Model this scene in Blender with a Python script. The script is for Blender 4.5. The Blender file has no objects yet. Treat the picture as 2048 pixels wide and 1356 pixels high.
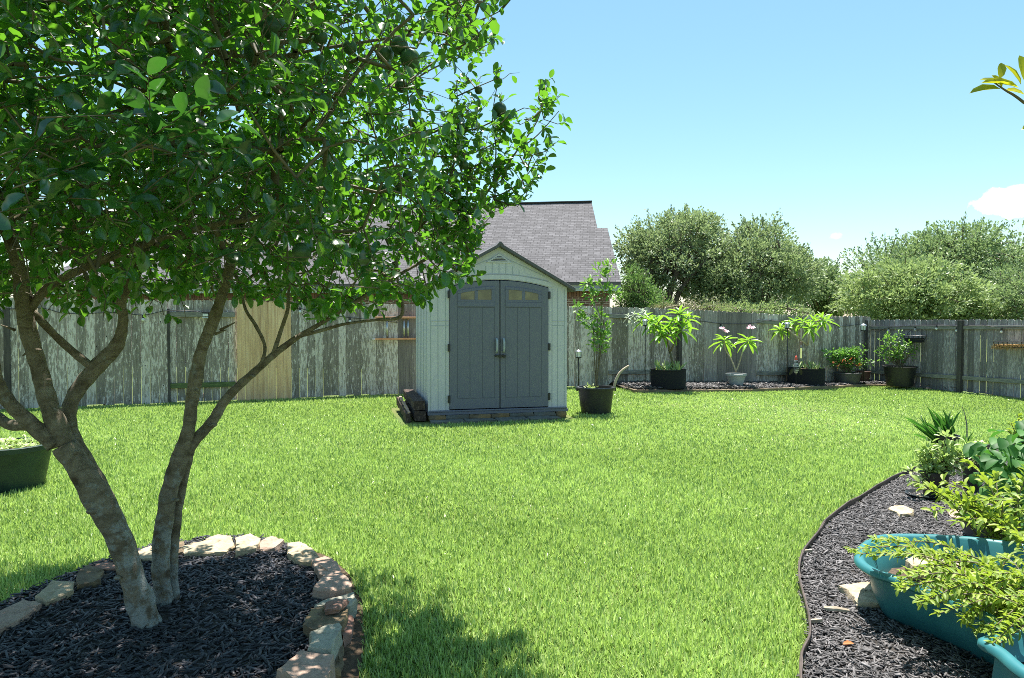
import bpy, bmesh, math, random
import numpy as np
from mathutils import Vector, Matrix, noise as mnoise
random.seed(7); rng = np.random.default_rng(7)
SC = bpy.context.scene; COL = SC.collection
R = math.radians
# ---------------------------------------------------------------- camera
F = 1400.0; PITCH = math.atan(36/1400); CAMZ = 1.5
cam = bpy.data.cameras.new("camera"); cam.sensor_width = 36; cam.lens = F/2048*36
cam.clip_start = 0.05; cam.clip_end = 2000
camo = bpy.data.objects.new("camera", cam); COL.objects.link(camo)
camo.location = (0, 0, CAMZ); camo.rotation_euler = (R(90)-PITCH, 0, 0)
SC.camera = camo
# ---------------------------------------------------------------- sky, sun, exposure
SUNV = Vector((0.05, 0.29, 0.955)).normalized()
EL = math.asin(SUNV.z); ROT = math.atan2(SUNV.x, SUNV.y)
W = bpy.data.worlds.new("World"); SC.world = W; W.use_nodes = True
wn = W.node_tree.nodes; wl = W.node_tree.links
for n in list(wn): wn.remove(n)
wo = wn.new('ShaderNodeOutputWorld'); bgn = wn.new('ShaderNodeBackground'); bgn.inputs[1].default_value = 0.073
sky = wn.new('ShaderNodeTexSky'); sky.sky_type = 'NISHITA'; sky.sun_disc = False
sky.sun_elevation = EL; sky.sun_rotation = ROT; sky.air_density = 1.0; sky.dust_density = 0.6; sky.ozone_density = 0.5
hsv = wn.new('ShaderNodeHueSaturation'); hsv.inputs['Hue'].default_value = 0.470; hsv.inputs['Saturation'].default_value = 1.1
wl.new(sky.outputs[0], hsv.inputs['Color'])
tc = wn.new('ShaderNodeTexCoord')
def cloud_mask(d, rad, amp, sc, seed):
    sub = wn.new('ShaderNodeVectorMath'); sub.operation = 'SUBTRACT'; wl.new(tc.outputs['Generated'], sub.inputs[0]); sub.inputs[1].default_value = d
    mul = wn.new('ShaderNodeVectorMath'); mul.operation = 'MULTIPLY'; wl.new(sub.outputs[0], mul.inputs[0]); mul.inputs[1].default_value = rad
    ln = wn.new('ShaderNodeVectorMath'); ln.operation = 'LENGTH'; wl.new(mul.outputs[0], ln.inputs[0])
    nz = wn.new('ShaderNodeTexNoise'); nz.inputs['Scale'].default_value = sc; nz.inputs['Detail'].default_value = 8; nz.inputs['Roughness'].default_value = .6
    ad = wn.new('ShaderNodeVectorMath'); ad.operation = 'ADD'; ad.inputs[1].default_value = (seed, 0, 0); wl.new(tc.outputs['Generated'], ad.inputs[0]); wl.new(ad.outputs[0], nz.inputs['Vector'])
    m = wn.new('ShaderNodeMath'); m.operation = 'MULTIPLY_ADD'; wl.new(nz.outputs['Fac'], m.inputs[0]); m.inputs[1].default_value = amp; wl.new(ln.outputs['Value'], m.inputs[2])
    mr = wn.new('ShaderNodeMapRange'); wl.new(m.outputs[0], mr.inputs['Value'])
    mr.inputs['From Min'].default_value = .78+amp*.5; mr.inputs['From Max'].default_value = 1.12+amp*.5; mr.inputs['To Min'].default_value = 1; mr.inputs['To Max'].default_value = 0
    return mr.outputs[0]
def pdir(u, v):
    dx, dy = (u-1024)/F, (678-v)/F
    return Vector((dx, math.cos(PITCH)+dy*math.sin(PITCH), -math.sin(PITCH)+dy*math.cos(PITCH)))
prev = hsv.outputs[0]
for (u, v, ru, rv, amp, sc, seed, st) in ((2040, 400, 70, 23, 1.5, 46, 2.3, 1), (1668, 472, 14, 7, 3., 70, 3, .16)):
    d = pdir(u, v).normalized(); k = 1/F*.95
    mk = cloud_mask(tuple(d), (1/(ru*k*.85), 1/(ru*k), 1/(rv*k)), amp, sc, seed)
    mm = wn.new('ShaderNodeMath'); mm.operation = 'MULTIPLY'; mm.inputs[1].default_value = st; wl.new(mk, mm.inputs[0])
    mx = wn.new('ShaderNodeMix'); mx.data_type = 'RGBA'; wl.new(mm.outputs[0], mx.inputs['Factor']); wl.new(prev, mx.inputs[6]); mx.inputs[7].default_value = (11., 11.1, 11.2, 1)
    prev = mx.outputs[2]
wl.new(prev, bgn.inputs[0]); wl.new(bgn.outputs[0], wo.inputs[0])
sun = bpy.data.lights.new("sun", 'SUN'); sun.energy = 4.6; sun.angle = R(0.53); sun.color = (1, .955, .88)
suno = bpy.data.objects.new("sun", sun); COL.objects.link(suno); suno.rotation_euler = SUNV.to_track_quat('Z', 'Y').to_euler(); suno.location = (0, 0, 30)
SC.view_settings.view_transform = 'Standard'; SC.view_settings.look = 'None'; SC.view_settings.gamma = 1
SC.view_settings.exposure = 1.38
SC.cycles.use_denoising = False; SC.cycles.sample_clamp_indirect = 4; SC.cycles.adaptive_threshold = 0.005; SC.cycles.pixel_filter_type = 'BLACKMAN_HARRIS'; SC.cycles.filter_width = 0.9; SC.cycles.max_bounces = 8; SC.cycles.transparent_max_bounces = 8
# ---------------------------------------------------------------- helpers: pixels to points
def sstep(t): t = max(0., min(1., t)); return t*t*(3-2*t)
def gz(x, y): return -0.2*sstep((x-1.8)/7.)*sstep((y-6)/8.)
def PY(u, v, y):
    d = pdir(u, v); return Vector((0, 0, CAMZ)) + d*(y/d.y)
def PZ(u, v, z):
    d = pdir(u, v); return Vector((0, 0, CAMZ)) + d*((z-CAMZ)/d.z)
def G(u, v, dz=0):
    p = PZ(u, v, dz)
    for _ in range(25): p = PZ(u, v, gz(p.x, p.y)+dz)
    return p
def proj(P):
    P = np.asarray(P, float); x = P[..., 0]; y = P[..., 1]; z = P[..., 2]-CAMZ
    dep = y*math.cos(PITCH)-z*math.sin(PITCH); up = y*math.sin(PITCH)+z*math.cos(PITCH)
    return 1024+F*x/dep, 678-F*up/dep, dep
def inpoly(px, py, poly):
    px = np.asarray(px); py = np.asarray(py); ins = np.zeros(px.shape, bool); n = len(poly); j = n-1
    for i in range(n):
        xi, yi = poly[i][0], poly[i][1]; xj, yj = poly[j][0], poly[j][1]
        c = ((yi > py) != (yj > py)) & (px < (xj-xi)*(py-yi)/((yj-yi) or 1e-9)+xi)
        ins ^= c; j = i
    return ins
# ---------------------------------------------------------------- materials
def lin(c): return tuple(((x/255)/12.92 if x <= 10 else ((x/255+.055)/1.055)**2.4) for x in c)
def newmat(name):
    m = bpy.data.materials.new(name); m.use_nodes = True; nt = m.node_tree
    return m, nt.nodes, nt.links, nt.nodes['Principled BSDF']
def ramp(N, stops):
    r = N.new('ShaderNodeValToRGB'); e = r.color_ramp.elements
    while len(e) < len(stops): e.new(.5)
    for el, (p, c) in zip(e, stops): el.position = p; el.color = (*c, 1)
    return r
def coords(N, L, scale, kind='Object'):
    t = N.new('ShaderNodeTexCoord'); mp = N.new('ShaderNodeMapping'); mp.inputs['Scale'].default_value = scale
    L.new(t.outputs[kind], mp.inputs['Vector']); return mp.outputs[0]
def noi(N, L, vec, sc=1, det=5, ro=.6):
    n = N.new('ShaderNodeTexNoise'); n.inputs['Scale'].default_value = sc; n.inputs['Detail'].default_value = det; n.inputs['Roughness'].default_value = ro
    L.new(vec, n.inputs['Vector']); return n.outputs['Fac']
def mixc(N, L, f, a, b, mode='MIX'):
    m = N.new('ShaderNodeMix'); m.data_type = 'RGBA'; m.blend_type = mode
    if isinstance(f, (int, float)): m.inputs['Factor'].default_value = f
    else: L.new(f, m.inputs['Factor'])
    for k, v in ((6, a), (7, b)):
        if isinstance(v, tuple): m.inputs[k].default_value = (*v[:3], 1)
        else: L.new(v, m.inputs[k])
    return m.outputs[2]
def attr(N, name='rnd'):
    a = N.new('ShaderNodeAttribute'); a.attribute_name = name; return a.outputs['Fac']
def bump(N, L, P, h, st, dist=.01):
    b = N.new('ShaderNodeBump'); b.inputs['Strength'].default_value = st; b.inputs['Distance'].default_value = dist
    L.new(h, b.inputs['Height']); L.new(b.outputs[0], P.inputs['Normal'])
def rnd_mul(N, L, col, var):
    mr = N.new('ShaderNodeMapRange'); mr.inputs['To Min'].default_value = 1-var; mr.inputs['To Max'].default_value = 1+var
    L.new(attr(N), mr.inputs['Value'])
    vm = N.new('ShaderNodeVectorMath'); vm.operation = 'SCALE'; L.new(col, vm.inputs[0]); L.new(mr.outputs[0], vm.inputs['Scale']); return vm.outputs[0]
def pmat(name, stops, scale=(1, 1, 1), sc=8, rough=.7, bst=.3, bd=.01, var=0, metal=0, det=6, spec=.5):
    m, N, L, P = newmat(name); v = coords(N, L, scale); n = noi(N, L, v, sc, det)
    if len(stops) == 1: c = stops[0]; stops = [(.3, tuple(x*.82 for x in c)), (.7, tuple(x*1.15 for x in c))]
    r = ramp(N, stops); L.new(n, r.inputs[0]); c = r.outputs[0]
    if var: c = rnd_mul(N, L, c, var)
    L.new(c, P.inputs['Base Color']); P.inputs['Roughness'].default_value = rough; P.inputs['Metallic'].default_value = metal
    P.inputs['Specular IOR Level'].default_value = spec
    if bst: bump(N, L, P, n, bst, bd)
    return m
def leafmat(name, dark, light, trans, rough=.4, tf=.35, spec=.5):
    m, N, L, P = newmat(name)
    r = ramp(N, [(0, dark), (1, light)]); L.new(attr(N), r.inputs[0])
    L.new(r.outputs[0], P.inputs['Base Color']); P.inputs['Roughness'].default_value = rough; P.inputs['Specular IOR Level'].default_value = spec
    t = N.new('ShaderNodeBsdfTranslucent'); c2 = mixc(N, L, .75, r.outputs[0], trans); L.new(c2, t.inputs['Color'])
    mx = N.new('ShaderNodeMixShader'); mx.inputs[0].default_value = tf
    L.new(P.outputs[0], mx.inputs[1]); L.new(t.outputs[0], mx.inputs[2])
    L.new(mx.outputs[0], N['Material Output'].inputs['Surface'])
    return m
def fencemat(name, base, base2, fleck, amt, green=.25):
    m, N, L, P = newmat(name)
    v = coords(N, L, (34, 34, 2.2)); n1 = noi(N, L, v, 1, 7, .65)
    r = ramp(N, [(.3, base), (.65, base2)]); L.new(n1, r.inputs[0]); c = rnd_mul(N, L, r.outputs[0], .28)
    # lichen / flaked patches, stronger per board
    v2 = coords(N, L, (22, 22, 4.6)); n2 = noi(N, L, v2, 1.6, 7, .72)
    ad = N.new('ShaderNodeMath'); ad.operation = 'MULTIPLY_ADD'; L.new(attr(N), ad.inputs[0]); ad.inputs[1].default_value = .13; L.new(n2, ad.inputs[2])
    r2 = ramp(N, [(.60-amt, (0, 0, 0)), (.635-amt, (1, 1, 1))]); L.new(ad.outputs[0], r2.inputs[0])
    c = mixc(N, L, r2.outputs[0], c, fleck)
    v3 = coords(N, L, (2.2, 2.2, .9)); n3 = noi(N, L, v3, 1, 3); r3 = ramp(N, [(.45, (0, 0, 0)), (.7, (green,)*3)]); L.new(n3, r3.inputs[0])
    c = mixc(N, L, r3.outputs[0], c, (.07, .085, .035))
    # dark knots
    v4 = coords(N, L, (6, 6, 3.2)); vo = N.new('ShaderNodeTexVoronoi'); L.new(v4, vo.inputs['Vector']); vo.inputs['Scale'].default_value = 1.3
    r4 = ramp(N, [(.045, (1, 1, 1)), (.075, (0, 0, 0))]); L.new(vo.outputs['Distance'], r4.inputs[0]); c = mixc(N, L, r4.outputs[0], c, (.03, .025, .02))
    L.new(c, P.inputs['Base Color']); P.inputs['Roughness'].default_value = .9; P.inputs['Specular IOR Level'].default_value = .2
    bump(N, L, P, n1, .5, .006)
    return m
MAT = {}
MAT['fence'] = fencemat('weathered_boards', (.19, .16, .135), (.42, .37, .325), (.68, .62, .57), .02)
MAT['fence_plain'] = fencemat('weathered_boards_plain', (.18, .155, .145), (.34, .30, .28), (.46, .42, .40), -.06, .12)
MAT['fence_right'] = fencemat('weathered_boards_right', (.14, .127, .13), (.28, .257, .265), (.44, .41, .42), -.02, .12)
MAT['fence_tan'] = pmat('new_pine', [(.3, (.52, .31, .16)), (.55, (.76, .51, .29)), (.75, (.84, .62, .39))], (26, 26, 1.6), 1, .75, .3, .004, .12)
MAT['rail'] = pmat('old_rail', [(.3, (.13, .125, .11)), (.7, (.32, .31, .28))], (3, 3, 20), 2, .9, .4, .005)
MAT['rail_green'] = pmat('mossy_rail', [(.3, (.05, .075, .03)), (.7, (.14, .19, .07))], (3, 3, 20), 2, .9, .4, .005)
MAT['post'] = pmat('dark_post', [(.3, (.035, .03, .028)), (.7, (.11, .10, .09))], (20, 20, 2), 1, .9, .4, .005)
MAT['bark'] = None
def barkmat():
    m, N, L, P = newmat('citrus_bark')
    v = coords(N, L, (1, 1, 1)); n = noi(N, L, v, 14, 9, .72); n2 = noi(N, L, v, 55, 6, .75)
    r = ramp(N, [(.32, (.09, .068, .045)), (.5, (.36, .295, .215)), (.72, (.58, .53, .43))]); L.new(n, r.inputs[0])
    # rings round the bark
    v3 = coords(N, L, (1, 1, 5)); n3 = noi(N, L, v3, 8, 3)
    c = mixc(N, L, .45, r.outputs[0], mixc(N, L, n3, (.04, .03, .016), (.24, .20, .13)))
    # pale lichen towards the foot, blotches above
    sep = N.new('ShaderNodeSeparateXYZ'); g = N.new('ShaderNodeNewGeometry'); L.new(g.outputs['Position'], sep.inputs[0])
    mr = N.new('ShaderNodeMapRange'); L.new(sep.outputs['Z'], mr.inputs['Value']); mr.inputs['From Min'].default_value = .25; mr.inputs['From Max'].default_value = .9; mr.inputs['To Min'].default_value = .12; mr.inputs['To Max'].default_value = -.03
    v2 = coords(N, L, (1, 1, 1)); n4 = noi(N, L, v2, 11, 9, .72); ad = N.new('ShaderNodeMath'); L.new(n4, ad.inputs[0]); L.new(mr.outputs[0], ad.inputs[1])
    r2 = ramp(N, [(.56, (0, 0, 0)), (.64, (1, 1, 1))]); L.new(ad.outputs[0], r2.inputs[0])
    c = mixc(N, L, r2.outputs[0], c, mixc(N, L, n2, (.20, .20, .17), (.52, .54, .52)))
    vk = N.new('ShaderNodeTexVoronoi'); L.new(coords(N, L, (1, 1, .8)), vk.inputs['Vector']); vk.inputs['Scale'].default_value = 7.5
    rk = ramp(N, [(.10, (.85,)*3), (.20, (0, 0, 0))]); L.new(vk.outputs['Distance'], rk.inputs[0]); c = mixc(N, L, rk.outputs[0], c, (.075, .045, .02))
    wv = N.new('ShaderNodeTexWave'); wv.bands_direction = 'Z'; L.new(coords(N, L, (1, 1, 1)), wv.inputs['Vector']); wv.inputs['Scale'].default_value = 3.3; wv.inputs['Distortion'].default_value = 22; wv.inputs['Detail'].default_value = 4
    rw = ramp(N, [(.75, (0, 0, 0)), (.98, (.38,)*3)]); L.new(wv.outputs['Fac'], rw.inputs[0]); c = mixc(N, L, rw.outputs[0], c, (.09, .06, .03))
    L.new(c, P.inputs['Base Color']); P.inputs['Roughness'].default_value = .85
    mxh = N.new('ShaderNodeMath'); L.new(n, mxh.inputs[0]); L.new(n2, mxh.inputs[1]); bump(N, L, P, mxh.outputs[0], 1., .02)
    return m
MAT['bark'] = barkmat()
MAT['twig'] = pmat('twig', [(.3, (.07, .06, .03)), (.7, (.17, .14, .08))], sc=15, bst=0)
MAT['citrus_leaf'] = leafmat('citrus_leaf', (.009, .040, .012), (.055, .15, .028), (.24, .62, .03), .22, .38, 1.)
MAT['fruit'] = pmat('citrus_fruit', [(.3, (.03, .075, .03)), (.7, (.055, .12, .04))], sc=60, rough=.35, bst=.25, bd=.002, var=.25)
MAT['oak_leaf'] = leafmat('oak_leaf', (.09, .14, .065), (.40, .48, .28), (.40, .54, .20), .5, .3, .4)
MAT['oak_leaf2'] = leafmat('oak_leaf_yellow', (.10, .165, .065), (.43, .53, .26), (.43, .58, .18), .5, .3, .4)
MAT['oak_leaf3'] = leafmat('oak_leaf_dark', (.075, .135, .06), (.34, .44, .23), (.35, .50, .17), .5, .3, .4)
MAT['shrub_leaf'] = leafmat('shrub_leaf', (.06, .16, .035), (.22, .42, .10), (.25, .55, .06), .45, .35)
MAT['garden_leaf'] = leafmat('garden_leaf', (.06, .13, .04), (.26, .38, .15), (.26, .48, .10), .45, .3)
MAT['sapling_leaf'] = leafmat('sapling_leaf', (.06, .15, .03), (.24, .42, .09), (.30, .60, .06), .4, .35)
MAT['plum_leaf'] = leafmat('frangipani_leaf', (.10, .24, .035), (.24, .44, .07), (.42, .75, .05), .35, .4)
MAT['aloe'] = leafmat('aloe_leaf', (.12, .22, .08), (.38, .48, .20), (.3, .5, .1), .45, .15)
MAT['yel_leaf'] = leafmat('golden_leaf', (.10, .20, .02), (.38, .47, .07), (.46, .62, .05), .55, .38)
MAT['pale_leaf'] = leafmat('pale_variegated_leaf', (.20, .32, .06), (.58, .66, .34), (.5, .7, .15), .45, .35)
MAT['broad_leaf'] = leafmat('broad_leaf', (.03, .11, .025), (.09, .23, .05), (.14, .44, .04), .55, .3, .3)
MAT['grass'] = leafmat('grass_blade', (.04, .115, .012), (.71, .86, .33), (.50, .74, .14), .34, .38, .6)
MAT['petal_pink'] = leafmat('petal_pink', (.75, .40, .50), (.85, .70, .72), (.8, .5, .55), .5, .3)
MAT['petal_red'] = leafmat('petal_red', (.65, .05, .02), (.85, .22, .06), (.8, .1, .03), .5, .3)
MAT['petal_salmon'] = leafmat('petal_salmon', (.75, .16, .06), (.85, .35, .18), (.8, .2, .1), .5, .3)
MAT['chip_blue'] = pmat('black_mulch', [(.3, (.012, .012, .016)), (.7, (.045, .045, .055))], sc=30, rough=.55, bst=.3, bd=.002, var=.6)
MAT['chip_grey'] = pmat('glint_tinted_mulch', [(.3, (.03, .028, .03)), (.7, (.15, .14, .14))], sc=30, rough=.6, bst=.3, bd=.002, var=.9)  # pale glints among the black mulch are put into the varying chip colour
MAT['soil'] = pmat('soil', [(.3, (.012, .010, .009)), (.7, (.05, .042, .036))], sc=25, rough=.95, bst=.8, bd=.02)
MAT['brown_soil'] = pmat('brown_soil', [(.3, (.035, .022, .012)), (.7, (.13, .085, .05))], sc=40, rough=.95, bst=.9, bd=.02)
MAT['pot_soil'] = pmat('potting_soil', [(.3, (.03, .02, .015)), (.7, (.13, .09, .06))], sc=60, rough=.95, bst=.9, bd=.01)
def stonemat(name, a, b, c3):
    m, N, L, P = newmat(name); v = coords(N, L, (1, 1, 1.8)); n = noi(N, L, v, 14, 8, .6); n2 = noi(N, L, v, 3.5, 3); n3 = noi(N, L, v, 70, 4)
    r = ramp(N, [(.3, a), (.68, b)]); L.new(n, r.inputs[0]); r2 = ramp(N, [(.5, (0, 0, 0)), (.66, (1, 1, 1))]); L.new(n2, r2.inputs[0])
    c = mixc(N, L, r2.outputs[0], r.outputs[0], c3); r3 = ramp(N, [(.25, (.5, .5, .5)), (.5, (1, 1, 1))]); L.new(n3, r3.inputs[0])
    c = mixc(N, L, .7, c, r3.outputs[0], 'MULTIPLY'); L.new(c, P.inputs['Base Color']); P.inputs['Roughness'].default_value = .9
    h = N.new('ShaderNodeMath'); L.new(n, h.inputs[0]); L.new(n3, h.inputs[1]); bump(N, L, P, h.outputs[0], .7, .008); return m
MAT['stone_tan'] = stonemat('stone_tan', (.30, .23, .14), (.56, .47, .33), (.45, .33, .17))
MAT['stone_pink'] = stonemat('stone_pink', (.30, .19, .14), (.50, .37, .29), (.38, .24, .18))
MAT['stone_grey'] = stonemat('stone_grey', (.26, .24, .18), (.46, .44, .36), (.36, .30, .20))
MAT['stone_dark'] = stonemat('stone_dark', (.10, .07, .04), (.24, .18, .11), (.30, .19, .08))
MAT['stone_red'] = stonemat('stone_red', (.22, .11, .08), (.34, .20, .15), (.28, .16, .12))
MAT['black_plastic'] = pmat('black_plastic', [(.3, (.010, .011, .012)), (.7, (.022, .024, .025))], sc=12, rough=.45, bst=.08)
MAT['green_plastic'] = pmat('dark_green_plastic', [(.3, (.010, .028, .022)), (.7, (.025, .055, .042))], sc=6, rough=.4, bst=.08)
MAT['fabric_pot'] = pmat('black_felt', [(.3, (.007, .008, .011)), (.7, (.014, .015, .019))], sc=90, rough=.95, bst=.5, bd=.003)
MAT['grey_plastic'] = pmat('grey_plastic', [(.3, (.34, .35, .36)), (.7, (.46, .47, .48))], sc=7, rough=.6, bst=.05)
MAT['bowl_grey'] = pmat('dark_grey_plastic', [(.3, (.05, .05, .055)), (.7, (.09, .09, .095))], sc=7, rough=.6, bst=.05)
MAT['edging'] = pmat('brown_edging', [(.3, (.05, .035, .028)), (.7, (.12, .09, .075))], sc=9, rough=.5, bst=.15)
def tealmat():
    m, N, L, P = newmat('teal_plastic'); v = coords(N, L, (1, 1, 1)); n = noi(N, L, v, 5, 6); n2 = noi(N, L, v, 60, 5, .7)
    r = ramp(N, [(.3, (.02, .135, .155)), (.7, (.04, .195, .215))]); L.new(n, r.inputs[0])
    r2 = ramp(N, [(.66, (0, 0, 0)), (.74, (.5, .5, .5))]); L.new(n2, r2.inputs[0]); c = mixc(N, L, r2.outputs[0], r.outputs[0], (.12, .32, .33))
    L.new(c, P.inputs['Base Color']); P.inputs['Roughness'].default_value = .38; bump(N, L, P, n2, .08, .003); return m
MAT['teal'] = tealmat()
MAT['shed_wall'] = pmat('shed_wall', [(.3, (.54, .52, .54)), (.7, (.61, .59, .61))], (1, 1, .3), 30, .6, .15, .002)
MAT['shed_door'] = pmat('shed_door', [(.3, (.135, .138, .175)), (.7, (.165, .168, .21))], (1, 1, .25), 55, .55, .25, .002)
MAT['shed_trim'] = pmat('shed_trim', [(.3, (.125, .13, .18)), (.7, (.155, .16, .215))], (1, 1, .25), 55, .5, .2, .002)
MAT['shed_roof'] = pmat('shed_roof', [(.3, (.075, .07, .075)), (.7, (.13, .125, .13))], sc=60, rough=.7, bst=.3, bd=.003)
MAT['black_metal'] = pmat('black_metal', [(.3, (.010, .010, .012)), (.7, (.02, .02, .022))], sc=20, rough=.4, bst=.05)
MAT['silver'] = pmat('aluminium', [(.3, (.5, .51, .52)), (.7, (.68, .69, .70))], sc=20, rough=.3, bst=.05, metal=.9)
MAT['handle'] = pmat('grey_handle', [(.3, (.30, .33, .38)), (.7, (.40, .43, .47))], sc=20, rough=.3, bst=.05)
MAT['orange'] = pmat('orange_fibreglass', [(.3, (.55, .22, .10)), (.7, (.75, .38, .20))], sc=12, rough=.5, bst=.1)
MAT['timber'] = pmat('old_timber', [(.3, (.018, .010, .008)), (.55, (.07, .045, .035)), (.72, (.20, .14, .11))], (26, 3, 26), 1, .9, .8, .01)
MAT['bed_timber'] = pmat('landscape_timber', [(.3, (.10, .075, .045)), (.7, (.34, .26, .17))], (4, 4, 30), 1, .9, .6, .008, var=.2)
MAT['wood_raw'] = pmat('bare_wood', [(.3, (.32, .20, .13)), (.7, (.60, .42, .30))], (5, 20, 20), 1, .8, .4, .004)
MAT['stick'] = pmat('bare_stick', [(.3, (.30, .24, .17)), (.7, (.58, .50, .38))], sc=14, rough=.8, bst=.4)
MAT['frosted'] = pmat('frosted_glass', [(.3, (.62, .64, .62)), (.7, (.78, .80, .78))], sc=9, rough=.2, bst=0)
MAT['coir'] = pmat('coir', [(.3, (.30, .17, .06)), (.7, (.62, .40, .18))], sc=60, rough=.95, bst=.9, bd=.01)
MAT['terracotta'] = pmat('dark_terracotta', [(.3, (.06, .03, .025)), (.7, (.15, .08, .06))], sc=14, rough=.6, bst=.2)
MAT['red_paint'] = pmat('red_paint', [(.3, (.60, .06, .04)), (.7, (.75, .14, .09))], sc=20, rough=.4, bst=.1)
MAT['fascia'] = pmat('fascia_paint', [(.3, (.40, .47, .50)), (.7, (.46, .53, .56))], sc=10, rough=.6, bst=.05)
MAT['paver'] = stonemat('paver', (.10, .10, .09), (.20, .20, .18), (.15, .13, .10))
MAT['brick_red'] = pmat('loose_brick', [(.3, (.22, .08, .06)), (.7, (.40, .18, .13))], sc=20, rough=.9, bst=.4)
def brickmat(name, c1, c2, mort, bw, bh, msz, rough=.9, off=.5, mort_s=.1, kind='UV'):
    m, N, L, P = newmat(name); t = N.new('ShaderNodeTexCoord'); b = N.new('ShaderNodeTexBrick'); L.new(t.outputs['UV'], b.inputs['Vector'])
    b.inputs['Scale'].default_value = 1; b.inputs['Brick Width'].default_value = bw; b.inputs['Row Height'].default_value = bh
    b.inputs['Mortar Size'].default_value = msz; b.inputs['Mortar Smooth'].default_value = mort_s; b.inputs['Bias'].default_value = 0; b.offset = off
    b.inputs['Color1'].default_value = (*c1, 1); b.inputs['Color2'].default_value = (*c2, 1); b.inputs['Mortar'].default_value = (*mort, 1)
    v = coords(N, L, (1, 1, 1)); n = noi(N, L, v, 3, 4); n2 = noi(N, L, v, 40, 4)
    r = ramp(N, [(.3, (.72,)*3), (.7, (1.1,)*3)]); L.new(n, r.inputs[0]); r2 = ramp(N, [(.3, (.75,)*3), (.6, (1.1,)*3)]); L.new(n2, r2.inputs[0])
    c = mixc(N, L, 1., b.outputs['Color'], r.outputs[0], 'MULTIPLY'); c = mixc(N, L, 1., c, r2.outputs[0], 'MULTIPLY')
    L.new(c, P.inputs['Base Color']); P.inputs['Roughness'].default_value = rough
    iv = N.new('ShaderNodeMath'); iv.operation = 'SUBTRACT'; iv.inputs[0].default_value = 1; L.new(b.outputs['Fac'], iv.inputs[1]); bump(N, L, P, iv.outputs[0], .5, .02)
    return m
MAT['brick'] = brickmat('house_brick', (.13, .062, .05), (.24, .135, .11), (.50, .42, .37), .215, .075, .011)
MAT['shingle'] = brickmat('roof_shingles', (.098, .094, .102), (.162, .156, .168), (.058, .055, .061), .24, .125, .012, off=.37)
def groundmat():
    m, N, L, P = newmat('lawn_ground'); v = coords(N, L, (1, 1, 1)); n = noi(N, L, v, .7, 5); n2 = noi(N, L, v, 22, 8, .7)
    r = ramp(N, [(.3, (.045, .085, .012)), (.7, (.13, .19, .035))]); L.new(n2, r.inputs[0])
    r2 = ramp(N, [(.4, (0, 0, 0)), (.75, (.55,)*3)]); L.new(n, r2.inputs[0]); c = mixc(N, L, r2.outputs[0], r.outputs[0], (.20, .17, .06))
    L.new(c, P.inputs['Base Color']); P.inputs['Roughness'].default_value = .95; bump(N, L, P, n2, .8, .03); return m
MAT['ground'] = groundmat()
# ---------------------------------------------------------------- mesh helpers
def tag(o, label=None, cat=None, group=None, kind=None):
    for k, v in (('label', label), ('category', cat), ('group', group), ('kind', kind)):
        if v: o[k] = v
    return o
def worldloc(o):
    p = Vector((0, 0, 0))
    while o is not None: p = p + o.location; o = o.parent
    return p
def empty(name, loc, label, cat, group=None):
    o = bpy.data.objects.new(name, None); COL.objects.link(o); o.location = loc; o.empty_display_size = .1
    return tag(o, label, cat, group)
def link(name, me, mat, parent=None, loc=None):
    """link mesh given in world coordinates"""
    o = bpy.data.objects.new(name, me); COL.objects.link(o)
    off = worldloc(parent) if parent is not None else Vector(loc if loc is not None else (0, 0, 0))
    if parent is not None: o.parent = parent
    else: o.location = off
    if off.length > 0: me.transform(Matrix.Translation(-off))
    if mat is not None:
        for mm in (mat if isinstance(mat, (list, tuple)) else [mat]): me.materials.append(mm)
    return o
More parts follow.
